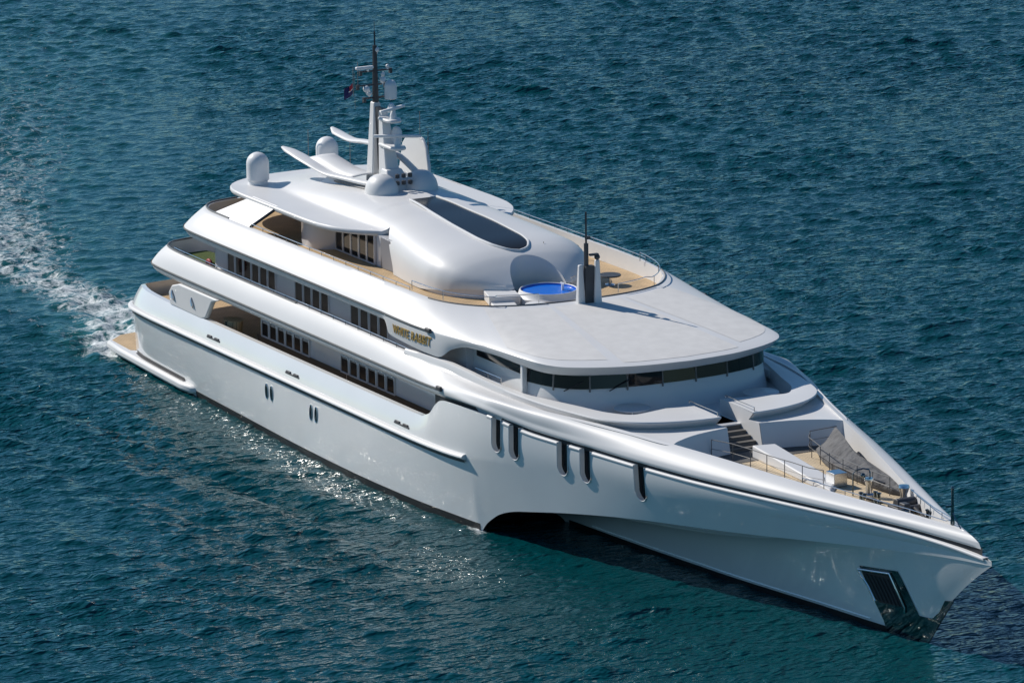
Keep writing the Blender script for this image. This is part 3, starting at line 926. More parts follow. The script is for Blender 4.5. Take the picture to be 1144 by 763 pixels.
bb.grid([[S(v) for v in r] for r in rows]); bb.mirror()
bridge = bb.build("bridge_bulwark", M['white'], yacht, angle=38)
st = MB()
sp_ = e1[(t2 > 0) & (t2 < 9.9)]
st.grid([[(q[0], -(q[1] + .035), q[2] + .05) for q in sp_], [(q[0], -(q[1] + .06), q[2] - .02) for q in sp_], [(q[0], -(q[1] + .03), q[2] - .09) for q in sp_]])
st.mirror(); st.build("styling_strip", M['cap'], bridge)
se = MB(); se.box((42.5, -8.42, 9.40), (.55, .18, .22)); build_pair(se, "strip_end", M['dark'], bridge, bevel=.04)
# rail cap edge line aft and round the forward rim
rc = MB()
rr_ = e3[t2 >= 10.2]
rc.tube([(q[0] - .05, -q[1], q[2] + .03) for q in rr_], .035, 6)
rc.mirror(); rc.build("rim_cap", M['cap'], bridge)
for sgn in (-1, 1):
    pts = [(q[0] - .35 * (q[1] < 5), sgn * max(0.9, (q[1] - .35)), q[2] + .0) for q in e3[(t2 >= 8.6) & (t2 <= 17.2)][::4]]
    railing("rim_rail", pts, .5, bridge, 2.6, .025)
    pts = [(q[0], sgn * (q[1] - .1), q[2] + .02) for q in e3[(t2 > 5.2) & (t2 < 9.0)][::3]]
    railing("bridge_rail", pts, .20, bridge, 1.5, .022)
    pts = [(q[0], sgn * (q[1] - .1), q[2] + .0) for q in e3[(t2 > 1.2) & (t2 < 4.9)][::3]]
    rcb = MB(); rcb.tube([(q[0] + .0, q[1], q[2] + .03) for q in pts], .06, 6); rcb.build("bulwark_cap", M['cap'], bridge)
pts = [(q[0], (q[1] - .1), q[2] + .0) for q in b3[(tcol > .3) & (tcol < 6.0)][::3]]
rcb = MB(); rcb.tube([(q[0], -q[1], q[2] + .04) for q in pts], .06, 6); rcb.mirror(); rcb.build("bulwark_cap", M['cap'], upper_bulwark)

bd = MB()
half = [(q[0], max(0, q[1] - .2)) for q in resample(E3, 120)]
bd.prism([(x, -y) for x, y in half] + [(x, y) for x, y in reversed(half)], 9.5, 9.72)
bridge_deck = bd.build("bridge_deck", M['teak'], yacht)
so = MB()
half = [(q[0], max(0, q[1] - .12)) for q in resample(E0, 160) ]
so.prism([(x, -y) for x, y in half if not (37.0 < x < 44.6)] + [(x, y) for x, y in reversed(half) if not (37.0 < x < 44.6)], 9.02, 9.3)
so.build("bridge_soffit", M['wallgrey'], yacht)
# non-slip panels on the forward roof: follow the roof surface
def roof_at(u, t):
    a = np.array([np.interp(u, t2, e1[:, k]) for k in range(3)]); c = np.array([np.interp(u, t2, e3[:, k]) for k in range(3)])
    p = a + (c - a) * t
    f = min(1, max(0, (u - 8.5) / 5))
    p[2] = a[2] + (c[2] - a[2]) * t ** (1 - .28 * f * (1 - min(1, max(0, (u - 14) / 2.5)) * .45))
    return p
rp = MB()
def roof_panel(mb_, ua, ub_, ta, tb, sgn, nu=16, nt=22, off=.012):
    rows = []
    for t in np.linspace(ta, tb, nt):
        rows.append([])
        for u in np.linspace(ua, ub_, nu):
            p = roof_at(u, t); rows[-1].append((p[0], sgn * p[1], p[2] + off))
    mb_.grid(rows)
for sgn in (-1, 1):
    roof_panel(rp, 17.62, 19.0, .05, .95, sgn)
rp.build("nonslip_panel", M['roof'], bridge, angle=60)
rp = MB(); roof_panel(rp, 13.7, 17.40, .10, .95, -1, nu=40); build_pair(rp, "nonslip_panel", M['roof'], bridge, angle=60)
# ---- name lettering
def letters(txt, size, depth):
    cu_ = bpy.data.curves.new("lettering", 'FONT')
    cu_.body = txt; cu_.size = size; cu_.extrude = depth; cu_.shear = .2; cu_.space_character = 1.06; cu_.offset = .008
    o = bpy.data.objects.new("lettering", cu_); COL.objects.link(o)
    dg = bpy.context.evaluated_depsgraph_get()
    me = bpy.data.meshes.new_from_object(o.evaluated_get(dg))
    bpy.data.objects.remove(o); bpy.data.curves.remove(cu_)
    return me
def side_b(x, z):
    """half-breadth of the bridge side (E0 to E1) at x, z"""
    us__ = t2[(t2 > 7.5) & (t2 < 13)]
    i = np.argmin(np.abs(np.interp(us__, t2, e1[:, 0]) - x)); u = us__[i]
    a = [np.interp(u, t2, e0[:, k]) for k in range(3)]; c = [np.interp(u, t2, e1[:, k]) for k in range(3)]
    t = (z - a[2]) / (c[2] - a[2])
    return a[1] + (c[1] - a[1]) * t + .04 * math.sin(math.pi * min(1, max(0, t)))
for sgn in (-1, 1):
    me = letters("WHITE RABBIT", .68, .015)
    vs_ = np.array([v.co[:] for v in me.vertices])
    x0, x1 = vs_[:, 0].min(), vs_[:, 0].max()
    for v in me.vertices:
        lx_, ly_, lz_ = v.co
        f = (lx_ - x0) / (x1 - x0)
        x = 38.75 + 4.05 * f if sgn < 0 else 42.8 - 4.05 * f
        z = 8.58 + ly_ * 1.0
        v.co = (x, sgn * (side_b(x, z) + .035 + lz_), z)
    me.materials.append(M['gold'])
    o = bpy.data.objects.new("name_lettering", me); COL.objects.link(o); o.parent = bridge

# slanted wing panels joining hardtop and bulwark aft
wp = MB()
wp.plate([(13.3, -7.42, 10.5), (18.2, -7.42, 10.5), (18.9, -5.9, 11.72), (15.6, -5.9, 11.72)], .14, (0, .7, .7))
wps = build_pair(wp, "wing_panel", M['white'], yacht, bevel=.03)
wpe = MB(); wpe.tube([(18.25, -7.36, 10.55), (18.95, -5.9, 11.66)], .09, 6); wpe.build("panel_edge", M['dark'], wps[0])

# ---- bridge deckhouse (under the hardtop) ----------------------------------------
bh = MB()
hp = [(19.4, 0), (19.5, 3.9), (19.9, 4.9), (20.6, 5.25), (21.5, 5.3), (22.1, 5.1), (22.5, 4.6), (22.7, 4.15), (29.2, 4.10), (30.3, 4.05), (30.3, 0)]
bh.prism([(x, -y) for x, y in hp], 9.72, 11.5); bh.mirror()
bridgehouse = bh.build("bridge_deckhouse", M['wallgrey'], yacht, angle=50)
windows(bridgehouse, 23.35, 1.0, 5, .80, 4.17, 9.85, 11.42, M['glass'], "glass_door")

# ---- dome-shaped sun deck house -----------------------------------------------------
Tz = pchip([11, 13, 16, 19, 22, 26.5, 29, 31, 34, 35.5, 36.5, 37.3, 38.1, 38.8, 39.4, 39.75], [11.7, 12.0, 12.4, 12.64, 12.76, 12.70, 12.54, 12.42, 12.20, 12.08, 11.94, 11.72, 11.34, 10.92, 10.50, 10.22])
Wb = pchip([11, 26.5, 28.5, 30.4, 33, 35, 36, 37, 38, 38.8, 39.4, 39.75], [4.15, 4.15, 4.2, 4.4, 4.7, 4.8, 4.7, 4.35, 3.65, 2.75, 1.7, .02])
Zb = pchip([11, 34, 36, 38, 39.75], [9.75, 9.75, 9.95, 10.2, 10.2])
Z0 = 9.75
SN = 3.6
def shell_z(x, y):
    w = float(Wb(x)); T = float(Tz(x)); r_ = min(1, abs(y) / w); z0 = float(Zb(x))
    n_ = SN - 1.2 * min(1, max(0, (x - 35.5) / 3.5))
    return z0 + (T - z0) * (1 - r_ ** n_) ** (1 / n_)
sh = MB()
def cut_x(z):
    s_ = min(1, max(0, (z - Z0) / 2.5))
    return 30.5 - 2.3 * s_ ** 1.8
nph = 91
rows = []
fr = np.concatenate([np.linspace(0, .7, 40), np.linspace(.7, 1, 50)[1:]])
for f in fr:
    row = []
    for k in range(nph):
        a = math.pi * k / (nph - 1)
        c, s_ = math.cos(a), math.sin(a)
        xb = 28 + (39.75 - 28) * f
        n_ = SN - 1.2 * min(1, max(0, (xb - 35.5) / 3.5))
        zz = Z0 + (float(Tz(xb)) - Z0) * max(0, s_) ** (2 / n_)
        x = cut_x(zz) + (39.75 - cut_x(zz)) * f
        n_ = SN - 1.2 * min(1, max(0, (x - 35.5) / 3.5))
        w = float(Wb(x)); T = float(Tz(x)); z0 = float(Zb(x))
        y = -w * (abs(c) ** (2 / n_)) * (1 if c > 0 else -1)
        z = z0 + (T - z0) * max(0, s_) ** (2 / n_)
        row.append((x, y, z))
    rows.append(row)
sh.grid(rows)
shell_me = sh.mesh("sun_deck_house", M['white'], 40)
tmp = bpy.data.objects.new("shell_src", shell_me); COL.objects.link(tmp)
# niche behind the tub: a vertical half-round wall let into the shell
NCX, NA, NB = 39.75, 2.25, 1.62
def nrad(x, y): return math.hypot((x - NCX) / NA, y / NB)
bm = bmesh.new(); bm.from_mesh(shell_me)
for v in bm.verts:
    d_ = nrad(v.co.x, v.co.y)
    if v.co.z > 9.9 and abs(d_ - 1) < .045 and v.co.x < NCX:
        v.co.x = NCX + (v.co.x - NCX) / d_; v.co.y = v.co.y / d_
        v.co.z = shell_z(v.co.x, v.co.y)
bmesh.ops.delete(bm, geom=[f for f in bm.faces if nrad(f.calc_center_median().x, f.calc_center_median().y) < .99 and f.calc_center_median().z > 9.8], context='FACES')
bm.to_mesh(shell_me); bm.free()
bpy.data.objects.remove(tmp)
sdh = bpy.data.objects.new("sun_deck_house", shell_me); COL.objects.link(sdh); sdh.parent = yacht
nw = MB(); rows = []
ys_ = np.linspace(-1.6, 1.6, 61)
for f in np.linspace(0, 1, 8):
    rows.append([])
    for y in ys_:
        x = NCX - NA * math.sqrt(max(0, 1 - (y / NB) ** 2)); zt = shell_z(x, y) - .004
        rows[-1].append((x, y, 9.73 + (zt - 9.73) * f))
nw.grid(rows); nw.build("tub_niche", M['white'], sdh)
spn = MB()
spn.plate([(28.5, -4.15, 9.75), (30.6, -4.12, 9.75), (30.5, -4.12, 10.4), (30.2, -4.12, 11.0), (29.6, -4.13, 11.4), (28.5, -4.15, 11.45)], .05, (0, 1, 0)); build_pair(spn, "wall_shade_panel", M['shadewall'], sdh)  # darker grey sheet paints in the shade on this wall
# skirt below the shell
sk = MB()
skp = [(x, -(float(Wb(x)) - .12)) for x in np.linspace(31.0, 39.2, 40)]
sk.grid([[(x, y, 9.72) for x, y in skp], [(x, y, 10.5) for x, y in skp]]); build_pair(sk, "house_skirt", M['wallgrey'], sdh)
# skylight glass on the crown
gl = MB()
nx, ny = 50, 13
rows = []
wsk = pchip([25.6, 29, 32, 34.5, 35.8, 36.5, 36.95, 37.1], [.85, 1.1, 1.28, 1.3, 1.15, .85, .45, .02])
for x in np.concatenate([np.linspace(25.6, 35.5, 34), np.linspace(35.5, 37.1, 20)[1:]]):
    w = float(wsk(x))
    rows.append([(x, w * (2 * k / (ny - 1) - 1), shell_z(x, w * (2 * k / (ny - 1) - 1)) + .035) for k in range(ny)])
gl.grid(rows)
sky = gl.build("skylight", M['skyglass'], sdh)
sr = MB()
loop = [(r_[0][0], r_[0][1], r_[0][2]) for r_ in rows] + [(r_[-1][0], r_[-1][1], r_[-1][2]) for r_ in reversed(rows)]
sr.tube(loop, .07, 6); sr.build("skylight_frame", M['white'], sky)
pw = MB()
rows = []
for z in np.linspace(10.35, 11.35, 6):
    rows.append([])
    for x in np.linspace(31.8, 35.6, 18):
        ww = float(Wb(x)); T = float(Tz(x)); s_ = (z - float(Zb(x))) / (T - float(Zb(x)))
        rows[-1].append((x, ww * (1 - s_ ** SN) ** (1 / SN) + .025, z))
pw.grid(rows); pw.build("side_window", M['glass'], sdh)

# ---- hardtop -------------------------------------------------------------------------
Bh = pchip([9.9, 10.0, 10.3, 10.9, 11.8, 13.2, 15, 18, 22, 24, 25.4, 26.5, 27.4, 28.0, 28.5, 29.0], [.05, 2.2, 3.6, 4.7, 5.5, 5.95, 6.05, 6.05, 6.05, 5.98, 5.72, 5.25, 4.65, 4.1, 3.5, 2.6])
def ht_z(x, v):
    y = abs(v) * Bh2(x)
    c_ = shell_z(max(11, x), y) - (.03 if x > 26 else 0)
    k = .05
    d = c_ - 11.74
    return 11.74 + .5 * (d + math.sqrt(d * d + 4 * k * k)) - .02
hx = list(9.9 + 1.2 * np.linspace(0, 1, 9) ** 2) + list(np.linspace(11.1, 25, 40))[1:] + list(np.linspace(25, 29, 20))[1:]
def Bh2(x): return float(Bh(x))
vv_ = np.linspace(-1, 1, 97)
ht = MB()
top = [[(x, Bh2(x) * v, ht_z(x, v)) for v in vv_] for x in hx]
ht.grid(top)
# rounded rim and underside
def rim_pts(d, dz): return [(x, -(Bh2(x) + d), ht_z(x, -1) + dz) for x in hx]
for sgn in (1,):
    ht.grid([rim_pts(0, 0), rim_pts(.06, -.06), rim_pts(.07, -.18), rim_pts(0, -.28), rim_pts(-.4, -.32)])
    rr3 = [rim_pts(0, 0), rim_pts(.06, -.06), rim_pts(.07, -.18), rim_pts(0, -.28), rim_pts(-.4, -.32)]
    ht.grid([[(a, -b, c) for a, b, c in r_] for r_ in rr3])
ht.grid([[(x, max(0, Bh2(x) - .4) * v, 11.42) for v in (-1, 0, 1)] for x in hx])
hardtop = ht.build("hardtop", M['white'], yacht, angle=40)

def sat_dome(x, y, z, parent, r=.66, h=1.85):
    d = MB()
    d.lathe((x, y, z), [(r * .86, -.1), (r * .86, .18), (r * .93, .2), (r, .26), (r, .32)] + [(r, .4 + (h - .4 - r) * k / 4) for k in range(5)] +
            [(r * math.cos(a), h - r + r * math.sin(a)) for a in np.linspace(.12, math.pi / 2 - .001, 10)], 32)
    return d.build("satellite_dome", M['dome'], parent, angle=50)
sat_dome(12.3, -4.0, ht_z(12.3, -.7) + .02, hardtop)
sat_dome(10.95, 1.15, ht_z(10.95, .25) + .18, hardtop)

# mast fairings, spoiler arms, louvres
fa = MB()
for y in (-1.15, 1.35):
    fa.lathe((22.7, y, ht_z(22.7, .2) - .15), [(.98, 0), (.97, .3), (.88, .62), (.68, .92), (.4, 1.1), (.02, 1.17)], 28, 1.15, .95)
fairing = fa.build("mast_fairing", M['white'], hardtop, angle=50)
def blade(name, pts, half, th, parent, m):
    """an arm of elliptical section along pts; half = half width (vertical-ish tilt), th = half thickness"""
    b_ = MB(); rings = []
    P = [Vector(p) for p in pts]
    for i, p in enumerate(P):
        t = (P[min(i + 1, len(P) - 1)] - P[max(0, i - 1)]).normalized()
        side_ = t.cross(Vector((0, 0, 1))).normalized(); up = side_.cross(t)
        hw = half[i]
        rings.append([p + side_ * (math.cos(a) * hw) + up * (math.sin(a) * th[i]) for a in np.linspace(0, 2 * math.pi, 17)[:-1]])
    b_.grid(rings, close_u=True)
    b_.f.append(tuple(range(16))); b_.f.append(tuple(len(b_.v) - 16 + k for k in range(16)))
    return b_.build(name, m, parent, angle=50)
ap1 = resample([(23.2, -1.2, 13.1), (20.59, -1.6, 13.02), (18.17, -2.0, 13.02), (15.98, -2.3, 13.37), (14.3, -2.42, 13.63), (12.6, -2.5, 13.78)], 28)
w1 = np.interp(np.linspace(0, 1, 28), [0, .3, .55, .75, .9, 1], [.22, .3, .42, .45, .36, .12])
blade("spoiler_arm", ap1, w1, np.interp(np.linspace(0, 1, 28), [0, .5, .9, 1], [.16, .13, .15, .08]), hardtop, M['white'])
ap2 = resample([(22.6, 1.35, 13.4), (20.6, .95, 14.3), (18.6, .8, 14.55), (16.55, .95, 14.4), (14.26, 1.1, 14.15), (12.41, 1.2, 14.22), (11.59, 1.2, 14.4)], 28)
blade("spoiler_arm", ap2, np.interp(np.linspace(0, 1, 28), [0, .3, .6, .85, 1], [.22, .24, .34, .36, .12]), np.interp(np.linspace(0, 1, 28), [0, .5, .9, 1], [.16, .13, .14, .08]), hardtop, M['white'])
# sheet between the starboard arm and the mast
ws = MB()
ws.grid([[tuple(q) for q in ap1[8:20]], [(q[0] + .6, q[1] + .9, q[2] + .25) for q in ap1[8:20]], [(q[0] + 1.0, q[1] + 1.5, q[2] + .32) for q in ap1[8:20]]])
wso = ws.build("spoiler_wing", M['white'], hardtop); sm = wso.modifiers.new("t", 'SOLIDIFY'); sm.thickness = .06
lv = MB()
lv.plate([(17.4, -1.75, 12.95), (22.9, -1.3, 12.95), (23.0, -1.55, 12.5), (19.4, -2.1, 12.2), (16.6, -2.3, 12.15)], .08, (0, 1, 0))
lou = lv.build("louvre_panel", M['wallgrey'], hardtop)
ls = MB()
for k in range(4):
    f = k / 4
    ls.tube([(18.1 + .25 * k, -1.98 - .05 * k + .03, 12.86 - .16 * k), (22.6 , -1.48 - .02 * k, 12.9 - .11 * k)], .05, 5)
ls.build("louvre_slat", M['cap'], lou)
fn = MB()
fin_o = [(18.4, 12.7), (18.55, 14.55), (18.9, 14.95), (20.2, 15.25), (20.9, 15.15), (21.5, 14.7), (21.95, 13.8), (22.3, 12.75)]
fn.plate([(x, 2.15 + .12 * (z - 12.7), z) for x, z in fin_o], .22, (0, 1, 0))
fn.build("mast_fin", M['white'], hardtop, bevel=.07)

# ---- main mast --------------------------------------------------------------------------
mm = MB()
def leg(x0, x1, w0, w1, d0, d1, z0, z1, y=0.0):
    vs = []
    for x, w, d, z in ((x0, w0, d0, z0), (x1, w1, d1, z1)):
        for sx, sy in ((-1, -1), (1, -1), (1, 1), (-1, 1)):
            vs.append((x + sx * d / 2, y + sy * w / 2, z))
    mm.add(vs, [(3, 2, 1, 0), (4, 5, 6, 7), (0, 1, 5, 4), (1, 2, 6, 5), (2, 3, 7, 6), (3, 0, 4, 7)])
leg(19.9, 19.75, 1.15, .42, .9, .5, 12.5, 17.35)
leg(21.6, 20.75, 1.05, .42, 1.2, .42, 12.5, 17.0)
leg(22.3, 21.7, 1.7, 1.0, 1.2, .7, 12.5, 13.8)
mast = mm.build("main_mast", M['white'], hardtop, bevel=.08)
for sx in (0,):
    ms = MB(); ms.box((20.45, 0, 15.3), (.9, .30, 3.6)); ms.build("mast_core", M['dark'], mast)
    pl = MB(); pl.tube([(19.8, 0, 17.0), (19.8, 0, 20.6)], [.2, .13], 8); pl.tube([(19.8, 0, 20.6), (19.8, 0, 21.4)], .05, 6); pl.tube([(19.8, 0, 21.2), (19.8, 0, 22.0)], .016, 5)
    pole = pl.build("mast_pole", M['dark'], mast)
    for nm, z, ya, yb, r_ in (("mast_yard", 19.15, -.95, .95, .055), ("mast_yard", 18.35, -1.15, .6, .05), ("mast_yard", 17.6, -.75, 1.1, .06)):
        yb_ = MB(); yb_.tube([(19.85, ya, z), (19.85, yb, z)], r_, 6)
        for yy in (ya, yb): yb_.box((19.85, yy, z - .08), (.16, .16, .3))
        yb_.build(nm, M['dark'], mast)
    sa_ = MB(); sa_.box((19.9, -.72, 19.38), (.22, 1.1, .16)); sa_.tube([(19.9, -.5, 19.15), (19.9, -.5, 19.32)], .08, 6)
    sa_.build("radar_scanner", M['dome'], mast, bevel=.04)
    for c, r_ in (((20.05, .35, 18.62), .2), ((19.9, -.62, 18.15), .2), ((20.1, .35, 18.95), .13), ((19.9, .75, 19.35), .11), ((19.8, -.4, 17.85), .16), ((19.85, 0.1, 20.35), .16)):
        b_ = MB(); b_.sphere(c, r_); b_.tube([(c[0], c[1], c[2] - r_ - .08), (c[0], c[1], c[2] - r_ * .6)], .06, 6); b_.build("antenna_dome", M['dome'], mast)
    d = MB(); d.lathe((20.5, .62, 17.55), [(.3, 0), (.36, .06), (.36, .75)] + [(.36 * math.cos(a), .75 + .36 * math.sin(a)) for a in np.linspace(.1, 1.57, 8)], 20); d.build("mast_radome", M['dome'], mast)
    for px, pz, ln in ((22.0, 16.7, 1.1), (22.5, 15.2, 1.35)):
        p_ = MB(); p_.prism([(20.9, -.45), (px, -.5), (px + .4, -.34), (px + .5, 0), (px + .4, .34), (px, .5), (20.9, .45)], pz - .2, pz)
        pf_ = p_.build("radar_platform", M['white'], mast, bevel=.08)
        s2 = MB(); s2.lathe((px, 0, pz), [(.2, 0), (.18, .26), (.11, .4), (.08, .5)], 14); s2.build("radar_pedestal", M['dome'], pf_)
        s3 = MB(); a = .5 if pz > 16 else -.55
        s3.box((px, 0, pz + .58), (.2, ln * 2, .16), rz=a); s3.build("radar_scanner", M['dome'], pf_, bevel=.04)
    sl = MB(); sl.lathe((21.6, .1, 17.0), [(.22, 0), (.25, .2), (.12, .5), (.02, .55)], 14); sl.build("signal_lamp", M['dome'], mast); sl = MB(); sl.lathe((21.4, .5, 15.2), [(.3, 0), (.32, .6), (.2, .85), (.02, .92)], 16); sl.build("signal_lamp", M['dome'], mast)
    hn = MB()
    for yy in (-.35, .05, .45):
        for zz in (13.2, 13.6): hn.lathe((23.1, yy, zz), [(.02, -.14), (.13, -.1), (.13, .1), (.02, .14)], 10)
    hn.build("ship_horn", M['dark'], mast)
    for x, y, z, h in ((20.8, 2.3, 15.1, 1.6), (22.0, 2.2, 14.4, 1.5), (10.4, .2, 11.9, 2.3), (12.9, 1.7, 12.1, 2.2), (19.4, -1.2, 17.7, 1.7), (19.6, -1.0, 18.4, 1.3), (36.5, 1.8, 11.5, .5), (36.2, -2.2, 11.35, .5)):
        w_ = MB(); w_.tube([(x, y, z), (x, y, z + h)], .02, 5); w_.build("whip_antenna", M['cap'], hardtop if x < 30 else sdh)

# ---- tub, forward mast and sun-deck fittings ----------------------------------------------
tx, ty = 40.55, -0.1
tb = MB()
tb.lathe((tx, ty, 9.72), [(1.8, 0), (1.8, .3), (1.64, .42), (1.60, .58), (1.56, .64), (1.52, .64), (1.49, .6)], 48)
tub = tb.build("hot_tub", M['white'], yacht, angle=50)
tl = MB(); tl.lathe((tx, ty, 9.72), [(1.49, .61), (1.42, .4), (1.2, .25), (.01, .25)], 40); tl.build("tub_lining", M['tubblue'], tub)
tw = MB(); tw.lathe((tx, ty, 9.72), [(1.46, .53), (.7, .53), (.01, .53)], 40); tw.build("tub_water", M['tubwater'], tub)
tstep = MB(); tstep.box((39.7, -2.5, 9.97), (1.9, 1.7, .5), rz=-.3); tstep.box((40.5, -2.9, 9.83), (2.4, 1.3, .22), rz=-.3); tstep.build("tub_step", M['white'], tub, bevel=.05)
ts2 = MB(); ts2.box((tx + .3, ty + .7, 10.38), (.1, .12, .5)); ts2.box((tx + .3, ty + .7, 10.62), (.4, .1, .08)); ts2.build("tub_spout", M['white'], tub)
fm = MB()
def fleg(x, y, w0, w1, z0, z1):
    vs = []
    for w, z in ((w0, z0), (w1, z1)):
        for sx, sy in ((-1, -1), (1, -1), (1, 1), (-1, 1)):
            vs.append((x + sx * w * .42, y + sy * w / 2, z))
    fm.add(vs, [(3, 2, 1, 0), (4, 5, 6, 7), (0, 1, 5, 4), (1, 2, 6, 5), (2, 3, 7, 6), (3, 0, 4, 7)])
fleg(44.7, -.40, .46, .24, 10.3, 12.45); fleg(45.0, .44, .44, .24, 10.3, 12.7)
fmast = fm.build("forward_mast", M['white'], bridge, bevel=.05)
fc = MB(); fc.box((44.85, .03, 11.3), (.3, .5, 2.2)); fc.tube([(44.8, -.1, 12.2), (44.8, -.1, 13.6)], .13, 8); fc.tube([(44.8, -.1, 13.6), (44.8, -.1, 15.3)], .06, 6)
fc.build("mast_pole", M['dark'], fmast)
fl2 = MB(); fl2.sphere((45.0, .45, 12.85), .16); fl2.box((44.8, 0, 13.9), (.2, .24, .16)); fl2.box((45.0, .25, 13.0), (.2, .5, .1)); fl2.build("navigation_lamp", M['dark'], fmast)

# ---- wheelhouse ------------------------------------------------------------------------------
wc = [(43.5, 6.8), (50.2, 6.8), (51.3, 6.62), (52.5, 6.2), (53.5, 5.35), (54.1, 3.9), (54.45, 2.0), (54.55, 0)]
wr = resample([(a, b, 0) for a, b in wc], 90)
wh = MB()
def wrow(d, z): return [(q[0] + d * min(1, max(0, (q[0] - 49.5) / 3)), -max(0, q[1] + d * .5 * (q[1] > .05)), z) for q in wr]
wh.grid([wrow(.30, 6.66), wrow(.12, 7.3), wrow(0, 8.0), wrow(-.02, 8.06)])
wh.grid([wrow(-.02, 8.06), wrow(-.1, 8.8), wrow(-.1, 9.02)])
wh.mirror()
wheelhouse = wh.build("wheelhouse", M['white'], yacht, angle=50)
# each pane of the wheelhouse glass is its own part
ds = np.r_[0, np.cumsum(np.hypot(np.diff(wr[:, 0]), np.diff(wr[:, 1])))]
full = [(q[0], -q[1]) for q in wr] + [(q[0], q[1]) for q in wr[::-1][1:]]
fd = np.r_[0, np.cumsum([math.hypot(full[i + 1][0] - full[i][0], full[i + 1][1] - full[i][1]) for i in range(len(full) - 1)])]
fx = np.array(full)
def on_front(s_): return np.interp(s_, fd, fx[:, 0]), np.interp(s_, fd, fx[:, 1])
sA = np.interp(50.5, wr[:, 0], ds); sB = fd[-1] - sA
npan = 9
for k in range(npan):
    a = sA + (sB - sA) * k / npan + .05; b_ = sA + (sB - sA) * (k + 1) / npan - .05
    rows = []
    for z, o_ in ((8.09, .06), (8.78, -.02)):
        rr4 = []
        for s_ in np.linspace(a, b_, 10):
            x, y = on_front(s_); x2, y2 = on_front(s_ + .05)
            tx_, ty_ = x2 - x, y2 - y; l_ = math.hypot(tx_, ty_)
            rr4.append((x + ty_ / l_ * o_, y - tx_ / l_ * o_, z))
        rows.append(rr4)
    tl_ = .035 * math.sin(k * 2.3 + .7)
    rows[1] = [(x + tl_, y, z) for x, y, z in rows[1]]
    g_ = MB(); g_.grid(rows); g_.build("windscreen_pane", M['screen'], wheelhouse)
for k in range(npan + 1):
    fsd = MB()
    s_ = sA + (sB - sA) * k / npan
    x, y = on_front(s_); x2, y2 = on_front(s_ + .05)
    fsd.tube([(x + (y2 - y) * .9, y - (x2 - x) * .9, 7.93), (x + (y2 - y) * -.2, y - (x2 - x) * -.2, 8.8)], .05, 5)
    fsd.build("window_mullion", M['cap'], wheelhouse)
for sgn in (-1, 1):
    wsd = MB(); wsd.box((47.6, sgn * 6.83, 8.58), (5.2, .05, .46)); wsd.build("side_window", M['glass'], wheelhouse, bevel=.02)
    pst = MB(); pst.box((50.45, sgn * 6.95, 8.0), (.28, .28, 2.0)); pst.build("corner_post", M['white'], wheelhouse, bevel=.05)
    lr = railing("side_rail", [(45.6, sgn * 7.25, 6.9), (48.4, sgn * 7.2, 6.9)], .95, wheelhouse, 1.4, .03, mids=2)
bw = MB(); bw.box((51.6, -7.0, 7.15), (1.3, .5, .5)); build_pair(bw, "bridge_wing_console", M['white'], wheelhouse, bevel=.06)
wp2 = MB()
for s_, l_ in ((sA + 2.6, 1.0), (sA + 5.0, 1.1)):
    x, y = on_front(s_); x2, y2 = on_front(s_ + l_)
    wp2.tube([(x + .16, y - .1, 7.98), (x2 + .12, y2 - .05, 8.5)], .03, 5)
wp2.build("windscreen_wiper", M['black'], wheelhouse)

# ---- walkway, coaming round the wheelhouse, ledge and foredeck ----------------------------------
wk = MB()
wk.prism([(43, -7.4), (51, -7.15), (54.5, -6.3), (57.2, -5.4), (58.0, -4.4), (57.6, -1), (57.6, 1), (58.0, 4.4), (57.2, 5.4), (54.5, 6.3), (51, 7.15), (43, 7.4)], 6.45, 6.66)
wk.build("wheelhouse_walkway", M['greytread'], yacht)
CO = [(40, 8.58, 7.9), (43, 8.36, 8.0), (46, 8.08, 7.85), (48.5, 7.86, 7.66), (51, 7.62, 7.55), (53.5, 7.32, 7.52), (55.6, 6.95, 7.52), (57.8, 6.35, 7.52), (59.2, 5.2, 7.52), (59.95, 3.8, 7.52), (60.35, 2.2, 7.52), (60.45, .95, 7.52)]
CB = [(40, 8.62, 7.7), (43, 8.42, 7.72), (46, 8.10, 7.48), (48.5, 7.84, 7.32), (51, 7.52, 7.20), (53.5, 7.14, 7.12), (55.5, 6.7, 7.08), (57.45, 6.02, 7.06), (58.75, 4.95, 7.05), (59.45, 3.68, 7.05), (59.85, 2.2, 7.05), (59.95, .95, 7.05)]
CI = [(40, 8.4, 7.92), (43, 8.02, 8.02), (46, 7.76, 7.87), (48, 7.5, 7.68), (51.0, 7.15, 7.55), (52.9, 6.62, 7.54), (54.6, 6.1, 7.54), (56.7, 5.45, 7.54), (57.8, 4.4, 7.54), (57.55, 3, 7.54), (57.2, 1.6, 7.54), (57.05, .95, 7.54)]
co, cbm, ci = sheet([CO, CB, CI], 110)
cg = MB()
mid = (co + ci) / 2; mid[:, 2] += .03
edge = co.copy(); edge[:, 2] -= .03; edge[:, 1] += .03
cin = ci.copy(); cin[:, 2] = 6.6
rows = [cbm, co * np.array([1, 1, 1]) + np.array([0, 0, -.06]), co + np.array([-.03, -.03, 0]), mid, ci, cin]
cg.grid([[S(q) for q in r] for r in rows])
